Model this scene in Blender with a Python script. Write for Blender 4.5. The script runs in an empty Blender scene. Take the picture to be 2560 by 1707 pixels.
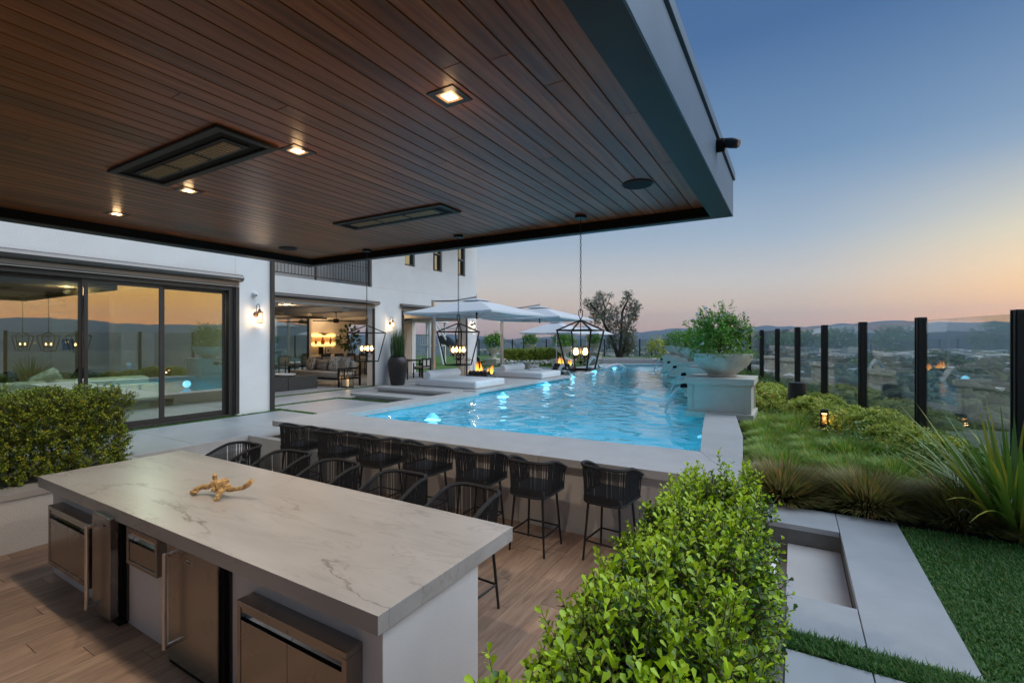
import bpy, math, random
import numpy as np
from mathutils import Vector, Matrix, noise

rad = math.radians
random.seed(11)
rng = np.random.default_rng(11)
SC = bpy.context.scene
COL = SC.collection

# ------------------------------------------------------------------ camera
CAMZ = 2.23
cam_data = bpy.data.cameras.new('camera')
cam_data.sensor_width = 36.0
cam_data.lens = 36.0 * 1193.0 / 2560.0
cam_data.shift_y = -(849.0 - 853.5) / 2560.0 * -1.0
cam_data.clip_start = 0.05
cam_data.clip_end = 40000
cam = bpy.data.objects.new('camera', cam_data)
cam.location = (0, 0, CAMZ)
cam.rotation_euler = (rad(90), 0, rad(30.6))
COL.objects.link(cam)
SC.camera = cam

# ------------------------------------------------------------------ render / view
SC.render.engine = 'CYCLES'
SC.view_settings.view_transform = 'Standard'
SC.view_settings.look = 'None'
SC.view_settings.gamma = 1.0
SC.view_settings.use_curve_mapping = False
SC.view_settings.exposure = EXPOSURE = 0.0
SC.cycles.use_denoising = True
SC.cycles.max_bounces = 8
SC.cycles.transparent_max_bounces = 16
SC.cycles.volume_bounces = 0
SC.cycles.sample_clamp_indirect = 4.0
SC.cycles.caustics_reflective = False

# ------------------------------------------------------------------ sky
SUN_AZ, SUN_EL = 62.0, 5.0
world = bpy.data.worlds.new('World')
SC.world = world
world.use_nodes = True


def build_sky():
    nt = world.node_tree
    N, Lk = nt.nodes, nt.links
    bg = N['Background']
    sky = N.new('ShaderNodeTexSky')
    sky.sky_type = 'NISHITA'
    sky.sun_disc = False
    sky.sun_elevation = rad(0.2)
    sky.sun_rotation = rad(SUN_AZ)
    sky.air_density, sky.dust_density, sky.ozone_density = 1.0, 1.0, 3.0
    tc = N.new('ShaderNodeTexCoord')
    sep = N.new('ShaderNodeSeparateXYZ')
    Lk.new(tc.outputs['Generated'], sep.inputs[0])

    def ramp(stops):
        r = N.new('ShaderNodeValToRGB')
        el = r.color_ramp.elements
        while len(el) < len(stops):
            el.new(0.5)
        for e, (p, c) in zip(el, stops):
            e.position = p
            e.color = (*c, 1)
        Lk.new(sep.outputs[2], r.inputs[0])
        return r
    away = ramp([(0.0, (.62, .38, .32)), (.025, (.84, .52, .35)), (.06, (.88, .65, .47)), (.11, (.72, .67, .61)),
                 (.19, (.42, .52, .63)), (.32, (.18, .31, .50)), (.50, (.068, .155, .34)), (1.0, (.045, .105, .235))])
    near = ramp([(0.0, (2.6, .74, .03)), (.03, (2.7, 1.0, .06)), (.08, (2.4, 1.22, .16)), (.16, (1.6, 1.22, .50)),
                 (.28, (.42, .52, .62)), (.45, (.12, .23, .43)), (.65, (.06, .14, .31)), (1.0, (.045, .105, .235))])
    dot = N.new('ShaderNodeVectorMath')
    dot.operation = 'DOT_PRODUCT'
    dot.inputs[1].default_value = (math.sin(rad(SUN_AZ)), math.cos(rad(SUN_AZ)), 0)
    Lk.new(tc.outputs['Generated'], dot.inputs[0])
    mr = N.new('ShaderNodeMapRange')
    mr.interpolation_type = 'SMOOTHSTEP'
    mr.inputs['From Min'].default_value = 0.42
    mr.inputs['From Max'].default_value = 1.08
    Lk.new(dot.outputs['Value'], mr.inputs['Value'])
    mix = N.new('ShaderNodeMixRGB')
    Lk.new(mr.outputs[0], mix.inputs[0])
    Lk.new(away.outputs[0], mix.inputs[1])
    Lk.new(near.outputs[0], mix.inputs[2])
    sc = N.new('ShaderNodeVectorMath')
    sc.operation = 'SCALE'
    sc.inputs['Scale'].default_value = 0.4
    Lk.new(sky.outputs[0], sc.inputs[0])
    mix2 = N.new('ShaderNodeMixRGB')
    mix2.inputs[0].default_value = 0.06
    Lk.new(mix.outputs[0], mix2.inputs[1])
    Lk.new(sc.outputs[0], mix2.inputs[2])
    s2 = N.new('ShaderNodeVectorMath')
    s2.operation = 'SCALE'
    s2.inputs['Scale'].default_value = 10.0
    Lk.new(mix2.outputs[0], s2.inputs[0])
    Lk.new(s2.outputs[0], bg.inputs[0])
    bg.inputs[1].default_value = 0.1


build_sky()

sun_data = bpy.data.lights.new('sun', 'SUN')
sun_data.energy = 2.7
sun_data.angle = rad(60)
sun_data.color = (.84, .93, 1.0)
sun = bpy.data.objects.new('sun', sun_data)
_sd = Vector((math.sin(rad(SUN_AZ)) * math.cos(rad(50)), math.cos(rad(SUN_AZ)) * math.cos(rad(50)), math.sin(rad(50))))
sun.rotation_euler = _sd.to_track_quat('Z', 'Y').to_euler()
sun.location = (20, 10, 15)
COL.objects.link(sun)

# ------------------------------------------------------------------ materials
MATS = {}


def _mk(name):
    m = bpy.data.materials.new(name)
    m.use_nodes = True
    nt = m.node_tree
    return m, nt, nt.nodes, nt.links, nt.nodes['Principled BSDF']


def _bump(nt, bsdf, height, strength, dist=.01):
    b = nt.nodes.new('ShaderNodeBump')
    b.inputs['Strength'].default_value = strength
    b.inputs['Distance'].default_value = dist
    nt.links.new(height, b.inputs['Height'])
    nt.links.new(b.outputs[0], bsdf.inputs['Normal'])
    return b


def mat(name, col, rough=.5, metal=0., var=0., vscale=3., bump=0., bscale=60., rnd=0., spec=.5, emit=None, estr=0., coat=0., stretch=None, rvar=0.):
    """plain surface with procedural mottling, grain relief and a small shift from object to object"""
    if name in MATS:
        return MATS[name]
    m, nt, N, Lk, b = _mk(name)
    b.inputs['Base Color'].default_value = (*col, 1)
    b.inputs['Roughness'].default_value = rough
    b.inputs['Metallic'].default_value = metal
    b.inputs['Specular IOR Level'].default_value = spec
    if coat:
        b.inputs['Coat Weight'].default_value = coat
        b.inputs['Coat Roughness'].default_value = .15
    if emit:
        b.inputs['Emission Color'].default_value = (*emit, 1)
        b.inputs['Emission Strength'].default_value = estr
    if var or bump or rnd or rvar:
        tc = N.new('ShaderNodeTexCoord')
        vec = tc.outputs['Object']
        if stretch:
            mp = N.new('ShaderNodeMapping')
            mp.inputs['Scale'].default_value = stretch
            Lk.new(vec, mp.inputs[0])
            vec = mp.outputs[0]
    colout = None
    if var:
        n = N.new('ShaderNodeTexNoise')
        n.inputs['Scale'].default_value = vscale
        n.inputs['Detail'].default_value = 8
        n.inputs['Roughness'].default_value = .62
        Lk.new(vec, n.inputs['Vector'])
        r = N.new('ShaderNodeValToRGB')
        r.color_ramp.elements[0].position = .32
        r.color_ramp.elements[1].position = .70
        r.color_ramp.elements[0].color = (*[c * (1 - var) for c in col], 1)
        r.color_ramp.elements[1].color = (*[min(1, c * (1 + var)) for c in col], 1)
        Lk.new(n.outputs[0], r.inputs[0])
        colout = r.outputs[0]
        if rvar:
            mr = N.new('ShaderNodeMapRange')
            mr.inputs['To Min'].default_value = max(.02, rough - rvar)
            mr.inputs['To Max'].default_value = rough + rvar
            Lk.new(n.outputs[0], mr.inputs[0])
            Lk.new(mr.outputs[0], b.inputs['Roughness'])
    if rnd:
        oi = N.new('ShaderNodeObjectInfo')
        mr = N.new('ShaderNodeMapRange')
        mr.inputs['To Min'].default_value = 1 - rnd
        mr.inputs['To Max'].default_value = 1 + rnd
        Lk.new(oi.outputs['Random'], mr.inputs[0])
        h = N.new('ShaderNodeHueSaturation')
        if colout:
            Lk.new(colout, h.inputs['Color'])
        else:
            h.inputs['Color'].default_value = (*col, 1)
        Lk.new(mr.outputs[0], h.inputs['Value'])
        colout = h.outputs[0]
    if colout:
        Lk.new(colout, b.inputs['Base Color'])
    if bump:
        n2 = N.new('ShaderNodeTexNoise')
        n2.inputs['Scale'].default_value = bscale
        n2.inputs['Detail'].default_value = 4
        Lk.new(vec, n2.inputs['Vector'])
        _bump(nt, b, n2.outputs[0], bump)
    MATS[name] = m
    return m


def wood(name, c1, c2, rough=.4, scale=(9., .55, 9.), spec=.5, rnd=.18, knots=False):
    m, nt, N, Lk, b = _mk(name)
    tc = N.new('ShaderNodeTexCoord')
    oi = N.new('ShaderNodeObjectInfo')
    off = N.new('ShaderNodeVectorMath')
    off.operation = 'SCALE'
    off.inputs[0].default_value = (37., 61., 13.)
    Lk.new(oi.outputs['Random'], off.inputs['Scale'])
    add = N.new('ShaderNodeVectorMath')
    Lk.new(tc.outputs['Object'], add.inputs[0])
    Lk.new(off.outputs[0], add.inputs[1])
    mp = N.new('ShaderNodeMapping')
    mp.inputs['Scale'].default_value = scale
    Lk.new(add.outputs[0], mp.inputs[0])
    n = N.new('ShaderNodeTexNoise')
    n.inputs['Scale'].default_value = 2.2
    n.inputs['Detail'].default_value = 10
    n.inputs['Roughness'].default_value = .68
    n.inputs['Distortion'].default_value = .6
    Lk.new(mp.outputs[0], n.inputs['Vector'])
    r = N.new('ShaderNodeValToRGB')
    r.color_ramp.elements[0].position = .30
    r.color_ramp.elements[1].position = .68
    r.color_ramp.elements[0].color = (*c1, 1)
    r.color_ramp.elements[1].color = (*c2, 1)
    Lk.new(n.outputs[0], r.inputs[0])
    mr = N.new('ShaderNodeMapRange')
    mr.inputs['To Min'].default_value = 1 - rnd
    mr.inputs['To Max'].default_value = 1 + rnd
    Lk.new(oi.outputs['Random'], mr.inputs[0])
    h = N.new('ShaderNodeHueSaturation')
    Lk.new(r.outputs[0], h.inputs['Color'])
    Lk.new(mr.outputs[0], h.inputs['Value'])
    out = h.outputs[0]
    if knots:
        v = N.new('ShaderNodeTexVoronoi')
        v.inputs['Scale'].default_value = 1.1
        mp2 = N.new('ShaderNodeMapping')
        mp2.inputs['Scale'].default_value = (2.6, 1.1, 1)
        Lk.new(add.outputs[0], mp2.inputs[0])
        nz = N.new('ShaderNodeTexNoise')
        nz.inputs['Scale'].default_value = 5
        Lk.new(mp2.outputs[0], nz.inputs['Vector'])
        mx = N.new('ShaderNodeMixRGB')
        mx.inputs[0].default_value = .1
        Lk.new(mp2.outputs[0], mx.inputs[1])
        Lk.new(nz.outputs['Color'], mx.inputs[2])
        Lk.new(mx.outputs[0], v.inputs['Vector'])
        kr = N.new('ShaderNodeValToRGB')
        kr.color_ramp.elements[0].position = .02
        kr.color_ramp.elements[1].position = .16
        kr.color_ramp.elements[0].color = (.45, .42, .40, 1)
        kr.color_ramp.elements[1].color = (1, 1, 1, 1)
        Lk.new(v.outputs['Distance'], kr.inputs[0])
        mm = N.new('ShaderNodeMixRGB')
        mm.blend_type = 'MULTIPLY'
        mm.inputs[0].default_value = .8
        Lk.new(out, mm.inputs[1])
        Lk.new(kr.outputs[0], mm.inputs[2])
        out = mm.outputs[0]
    Lk.new(out, b.inputs['Base Color'])
    b.inputs['Roughness'].default_value = rough
    b.inputs['Specular IOR Level'].default_value = spec
    _bump(nt, b, n.outputs[0], .12)
    MATS[name] = m
    return m


def leafmat(name, dark, light, young=(.20, .33, .03), rough=.42, trans=.3):
    m, nt, N, Lk, b = _mk(name)
    g = N.new('ShaderNodeNewGeometry')
    r = N.new('ShaderNodeValToRGB')
    r.color_ramp.elements[0].color = (*dark, 1)
    r.color_ramp.elements[1].color = (*light, 1)
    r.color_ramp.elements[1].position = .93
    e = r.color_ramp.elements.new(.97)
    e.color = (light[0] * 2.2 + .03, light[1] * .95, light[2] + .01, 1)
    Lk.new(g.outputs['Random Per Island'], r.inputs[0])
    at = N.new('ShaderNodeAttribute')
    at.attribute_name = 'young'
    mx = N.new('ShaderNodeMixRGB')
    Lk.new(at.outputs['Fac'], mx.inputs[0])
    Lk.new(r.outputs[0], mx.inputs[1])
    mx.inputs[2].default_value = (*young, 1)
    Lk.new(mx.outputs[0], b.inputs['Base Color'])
    b.inputs['Roughness'].default_value = rough
    t = N.new('ShaderNodeBsdfTranslucent')
    Lk.new(mx.outputs[0], t.inputs['Color'])
    ms = N.new('ShaderNodeMixShader')
    ms.inputs[0].default_value = trans
    Lk.new(b.outputs[0], ms.inputs[1])
    Lk.new(t.outputs[0], ms.inputs[2])
    Lk.new(ms.outputs[0], N['Material Output'].inputs[0])
    MATS[name] = m
    return m


def glass(name, tint=(.9, .95, .93), refl=.08, rough=0., power=4.0):
    """thin pane: see-through tint plus a mirror share that grows at grazing angles"""
    m, nt, N, Lk, b = _mk(name)
    N.remove(b)
    tr = N.new('ShaderNodeBsdfTransparent')
    tr.inputs[0].default_value = (*tint, 1)
    gl = N.new('ShaderNodeBsdfGlossy')
    gl.inputs['Roughness'].default_value = rough
    lw = N.new('ShaderNodeLayerWeight')
    lw.inputs[0].default_value = .5
    pw = N.new('ShaderNodeMath')
    pw.operation = 'POWER'
    pw.inputs[1].default_value = power
    Lk.new(lw.outputs['Facing'], pw.inputs[0])
    mr = N.new('ShaderNodeMapRange')
    mr.inputs['To Min'].default_value = refl
    mr.inputs['To Max'].default_value = 1.0
    Lk.new(pw.outputs[0], mr.inputs[0])
    ms = N.new('ShaderNodeMixShader')
    Lk.new(mr.outputs[0], ms.inputs[0])
    Lk.new(tr.outputs[0], ms.inputs[1])
    Lk.new(gl.outputs[0], ms.inputs[2])
    Lk.new(ms.outputs[0], N['Material Output'].inputs[0])
    MATS[name] = m
    return m


def emis(name, col, strength):
    m, nt, N, Lk, b = _mk(name)
    b.inputs['Base Color'].default_value = (*[min(1, c) for c in col], 1)
    b.inputs['Emission Color'].default_value = (*col, 1)
    b.inputs['Emission Strength'].default_value = strength
    MATS[name] = m
    return m


def marble(name):
    m, nt, N, Lk, b = _mk(name)
    tc = N.new('ShaderNodeTexCoord')
    mp = N.new('ShaderNodeMapping')
    mp.inputs['Rotation'].default_value = (0, 0, rad(-17))
    mp.inputs['Scale'].default_value = (.42, 1.5, 1.2)
    Lk.new(tc.outputs['Object'], mp.inputs[0])

    def vein(scale, dist, width, w):
        n = N.new('ShaderNodeTexNoise')
        n.inputs['Scale'].default_value = scale
        n.inputs['Detail'].default_value = 9
        n.inputs['Roughness'].default_value = .58
        n.inputs['Distortion'].default_value = dist
        mp2 = N.new('ShaderNodeMapping')
        mp2.inputs['Location'].default_value = (w * 3.1, w * 7.7, 0)
        Lk.new(mp.outputs[0], mp2.inputs[0])
        Lk.new(mp2.outputs[0], n.inputs['Vector'])
        s = N.new('ShaderNodeMath')
        s.operation = 'SUBTRACT'
        s.inputs[1].default_value = .5
        Lk.new(n.outputs[0], s.inputs[0])
        a = N.new('ShaderNodeMath')
        a.operation = 'ABSOLUTE'
        Lk.new(s.outputs[0], a.inputs[0])
        r = N.new('ShaderNodeMapRange')
        r.interpolation_type = 'SMOOTHSTEP'
        r.inputs['From Max'].default_value = width
        r.inputs['To Min'].default_value = 1
        r.inputs['To Max'].default_value = 0
        Lk.new(a.outputs[0], r.inputs[0])
        # break the veins up
        k = N.new('ShaderNodeTexNoise')
        k.inputs['Scale'].default_value = 1.3
        k.inputs['Detail'].default_value = 3
        Lk.new(mp2.outputs[0], k.inputs['Vector'])
        kr = N.new('ShaderNodeMapRange')
        kr.inputs['From Min'].default_value = .46
        kr.inputs['From Max'].default_value = .64
        Lk.new(k.outputs[0], kr.inputs[0])
        mu = N.new('ShaderNodeMath')
        mu.operation = 'MULTIPLY'
        Lk.new(r.outputs[0], mu.inputs[0])
        Lk.new(kr.outputs[0], mu.inputs[1])
        return mu.outputs[0]
    base = N.new('ShaderNodeTexNoise')
    base.inputs['Scale'].default_value = 1.6
    base.inputs['Detail'].default_value = 6
    Lk.new(mp.outputs[0], base.inputs['Vector'])
    br = N.new('ShaderNodeValToRGB')
    br.color_ramp.elements[0].position = .3
    br.color_ramp.elements[1].position = .65
    br.color_ramp.elements[0].color = (.37, .352, .338, 1)
    br.color_ramp.elements[1].color = (.51, .49, .475, 1)
    Lk.new(base.outputs[0], br.inputs[0])
    col = br.outputs[0]
    for sc, di, wi, w, c, f in ((1.0, .35, .012, 1, (.17, .14, .12), .85), (2.1, .8, .010, 2, (.22, .19, .16), .6), (.8, .2, .06, 4, (.36, .32, .28), .45)):
        mx = N.new('ShaderNodeMixRGB')
        fm = N.new('ShaderNodeMath')
        fm.operation = 'MULTIPLY'
        fm.inputs[1].default_value = f
        Lk.new(vein(sc, di, wi, w), fm.inputs[0])
        Lk.new(fm.outputs[0], mx.inputs[0])
        Lk.new(col, mx.inputs[1])
        mx.inputs[2].default_value = (*c, 1)
        col = mx.outputs[0]
    Lk.new(col, b.inputs['Base Color'])
    b.inputs['Roughness'].default_value = .34
    MATS[name] = m
    return m


def steel(name):
    m, nt, N, Lk, b = _mk(name)
    tc = N.new('ShaderNodeTexCoord')
    mp = N.new('ShaderNodeMapping')
    mp.inputs['Scale'].default_value = (400, 400, 2)
    Lk.new(tc.outputs['Object'], mp.inputs[0])
    n = N.new('ShaderNodeTexNoise')
    n.inputs['Scale'].default_value = 1
    n.inputs['Detail'].default_value = 2
    Lk.new(mp.outputs[0], n.inputs['Vector'])
    n2 = N.new('ShaderNodeTexNoise')
    n2.inputs['Scale'].default_value = 3
    Lk.new(tc.outputs['Object'], n2.inputs['Vector'])
    r = N.new('ShaderNodeMapRange')
    r.inputs['To Min'].default_value = .18
    r.inputs['To Max'].default_value = .34
    Lk.new(n2.outputs[0], r.inputs[0])
    Lk.new(r.outputs[0], b.inputs['Roughness'])
    b.inputs['Base Color'].default_value = (.33, .30, .275, 1)
    b.inputs['Metallic'].default_value = 1
    b.inputs['Anisotropic'].default_value = .6
    _bump(nt, b, n.outputs[0], .03, .001)
    MATS[name] = m
    return m


stucco = mat('white_stucco', (.80, .80, .80), .85, var=.05, vscale=1.1, bump=.55, bscale=70)
stucco_warm = mat('warm_plaster', (.52, .43, .35), .8, var=.05, vscale=2, bump=.1)
paver_m = mat('grey_porcelain_paver', (.38, .40, .42), .42, var=.13, vscale=1.7, bump=.04, bscale=180, rnd=.05, rvar=.10)
coping_m = mat('limestone_coping', (.50, .485, .475), .5, var=.07, vscale=3.5, bump=.05, bscale=160, rnd=.04, rvar=.08)
pedestal_m = mat('cast_stone', (.58, .545, .475), .7, var=.06, vscale=4, bump=.12, bscale=120)
bowl_m = mat('weathered_cast_stone', (.56, .52, .445), .75, var=.16, vscale=7, bump=.2, bscale=90)
dark_metal = mat('bronze_black_metal', (.016, .015, .015), .4, metal=.3, var=.2, vscale=20)
frame_m = mat('dark_bronze_frame', (.050, .044, .042), .45, metal=.4, var=.1)
cassette_m = mat('grey_bronze_cassette', (.16, .15, .145), .36, metal=.75, var=.06)
post_m = mat('black_powdercoat', (.012, .012, .013), .36, var=.2, vscale=9)
fascia_m = mat('grey_metal_fascia', (.105, .165, .25), .5, metal=.0, spec=.3, var=.10, vscale=3, stretch=(6, .8, 1.2), rvar=.06)
soffit_m = mat('dark_soffit_trim', (.012, .014, .016), .5, metal=.0, var=.1)
black_m = mat('matt_black', (.006, .005, .005), .7, spec=.2)
rope_m = mat('charcoal_rope', (.016, .016, .019), .7, var=.3, vscale=40, bump=.4, bscale=300)
leg_m = mat('black_chair_metal', (.010, .010, .011), .42)
ceil_m = wood('stained_ceiling_wood', (.110, .034, .011), (.37, .120, .038), rough=.33, scale=(11, .5, 11), spec=.36, rnd=.28)
plank_m = wood('wood_look_plank', (.21, .13, .088), (.46, .31, .22), rough=.42, scale=(12, .9, 9), rnd=.16, knots=True)
ctop_m = marble('veined_quartz')
steel_m = steel('brushed_stainless')
chrome_m = mat('polished_steel', (.70, .68, .66), .16, metal=1)
alu_m = mat('brushed_aluminium', (.62, .63, .63), .3, metal=1, var=.05)
canvas_m = mat('white_canvas', (.72, .74, .77), .8, var=.04, vscale=2, bump=.15, bscale=240)
cushion_m = mat('white_cushion', (.78, .79, .80), .85, var=.03, vscale=3, bump=.25, bscale=14)
sofa_m = mat('cream_upholstery', (.62, .62, .58), .9, var=.05, bump=.2, bscale=200)
oat_m = mat('oatmeal_upholstery', (.42, .39, .35), .9, var=.06, bump=.2, bscale=200)
stone_table_m = mat('charcoal_stone', (.055, .053, .052), .8, var=.3, vscale=26, bump=.3, bscale=60)
pot_m = mat('charcoal_glazed_pot', (.030, .029, .030), .42, var=.2, vscale=6)
soil_m = mat('dark_mulch', (.035, .026, .019), .95, var=.4, vscale=25, bump=.8, bscale=60)
turf_base_m = mat('turf_backing', (.055, .13, .028), .95, var=.3, vscale=30, bump=.5, bscale=200)
grass_far_m = mat('mown_lawn', (.085, .17, .03), .95, var=.22, vscale=3, bump=.5, bscale=180)
win_m = glass('tinted_door_glass', (.82, .89, .78), .32, power=3.0)
pane_m = glass('window_glass', (.55, .62, .60), .30)
fence_glass_m = glass('fence_glass', (.92, .94, .92), .10, power=4)
bulbglass_m = glass('clear_lamp_glass', (.97, .93, .86), .06)
bulb_m = emis('warm_bulb', (1.0, .62, .26), 13)
downlight_m = emis('downlight_lens', (1.0, .70, .36), 9)
rosy_trim = mat('downlight_reflector', (.50, .36, .25), .45)
heater_gold = mat('heater_reflector', (.52, .30, .085), .35, metal=.8)
driftwood_m = mat('bleached_driftwood', (.60, .38, .16), .7, var=.6, vscale=22, bump=.9, bscale=70)
white_m = mat('white_plastic', (.75, .75, .76), .35)
bark_m = mat('grey_bark', (.075, .060, .048), .9, var=.35, vscale=12, bump=.7, bscale=40)
twig_m = mat('brown_twig', (.11, .062, .032), .8, var=.2)
box_leaf = leafmat('boxwood_leaf', (.018, .062, .005), (.060, .18, .009), (.40, .60, .012), trans=.22)
box_leaf2 = leafmat('privet_leaf', (.055, .115, .010), (.19, .29, .022), (.40, .50, .04), trans=.22)
rose_leaf = leafmat('rose_leaf', (.045, .15, .012), (.11, .33, .03), (.22, .42, .05), trans=.3)
shrub_leaf = leafmat('lime_shrub_leaf', (.26, .36, .03), (.56, .64, .08), (.70, .74, .15), trans=.25)
cover_leaf = leafmat('groundcover_leaf', (.050, .13, .018), (.15, .28, .045), (.2, .32, .07), trans=.25)
olive_leaf = leafmat('olive_leaf', (.10, .125, .08), (.25, .28, .20), (.30, .32, .24), trans=.2)
fig_leaf = leafmat('fig_leaf', (.018, .055, .010), (.05, .12, .02), (.08, .16, .03), trans=.2)
flax_leaf = leafmat('flax_leaf', (.045, .14, .020), (.12, .28, .040), (.42, .38, .04), rough=.38, trans=.25)
tuft_leaf = leafmat('sedge_blade', (.17, .32, .045), (.42, .58, .11), (.60, .58, .22), rough=.6, trans=.3)
tuft_dry = leafmat('fescue_blade', (.14, .165, .032), (.34, .34, .09), (.44, .29, .14), rough=.6, trans=.3)
turf_leaf = leafmat('turf_blade', (.040, .14, .022), (.10, .26, .045), (.17, .26, .08), rough=.55, trans=.25)
reed_leaf = leafmat('horsetail_reed', (.022, .07, .014), (.055, .13, .026), (.1, .16, .05), rough=.5, trans=.15)
petal_m = mat('white_petals', (.75, .72, .74), .6)

# ------------------------------------------------------------------ mesh helpers
def wloc(o):
    v = Vector((0, 0, 0))
    while o is not None:
        v += o.location
        o = o.parent
    return v


def tag(o, label=None, cat=None, group=None, kind=None):
    if label:
        o['label'] = label
    if cat:
        o['category'] = cat
    if group:
        o['group'] = group
    if kind:
        o['kind'] = kind
    return o


def thing(name, label, cat, loc=(0, 0, 0), group=None, rz=0.):
    o = bpy.data.objects.new(name, None)
    o.empty_display_size = .1
    COL.objects.link(o)
    o.location = loc
    o.rotation_euler = (0, 0, rz)
    return tag(o, label, cat, group)


def link(name, me, m=None, parent=None, kind=None):
    if m is not None and not me.materials:
        me.materials.append(m)
    o = bpy.data.objects.new(name, me)
    COL.objects.link(o)
    if parent is not None:
        o.parent = parent
    if kind:
        o['kind'] = kind
    return o


def copy_tree(o, loc=None, rz=None, label=None, scale=None, parent=None):
    c = o.copy()
    COL.objects.link(c)
    if parent is not None:
        c.parent = parent
    if loc is not None:
        c.location = loc
    if rz is not None:
        c.rotation_euler = (0, 0, rz)
    if scale is not None:
        c.scale = (scale, scale, scale) if not hasattr(scale, '__len__') else scale
    if label:
        c['label'] = label
    for ch in list(KIDS.get(o.name, [])):
        copy_tree(ch, parent=c)
    return c


KIDS = {}


def np_mesh(name, V, F, smooth=False):
    V = np.asarray(V, dtype=np.float32).reshape(-1, 3)
    F = np.asarray(F, dtype=np.int32)
    me = bpy.data.meshes.new(name)
    me.vertices.add(len(V))
    me.vertices.foreach_set('co', V.ravel())
    k = F.shape[1]
    me.loops.add(F.size)
    me.loops.foreach_set('vertex_index', F.ravel())
    me.polygons.add(len(F))
    me.polygons.foreach_set('loop_start', np.arange(0, F.size, k, dtype=np.int32))
    me.polygons.foreach_set('loop_total', np.full(len(F), k, dtype=np.int32))
    if smooth:
        me.polygons.foreach_set('use_smooth', np.ones(len(F), dtype=bool))
    me.update(calc_edges=True)
    return me


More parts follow.
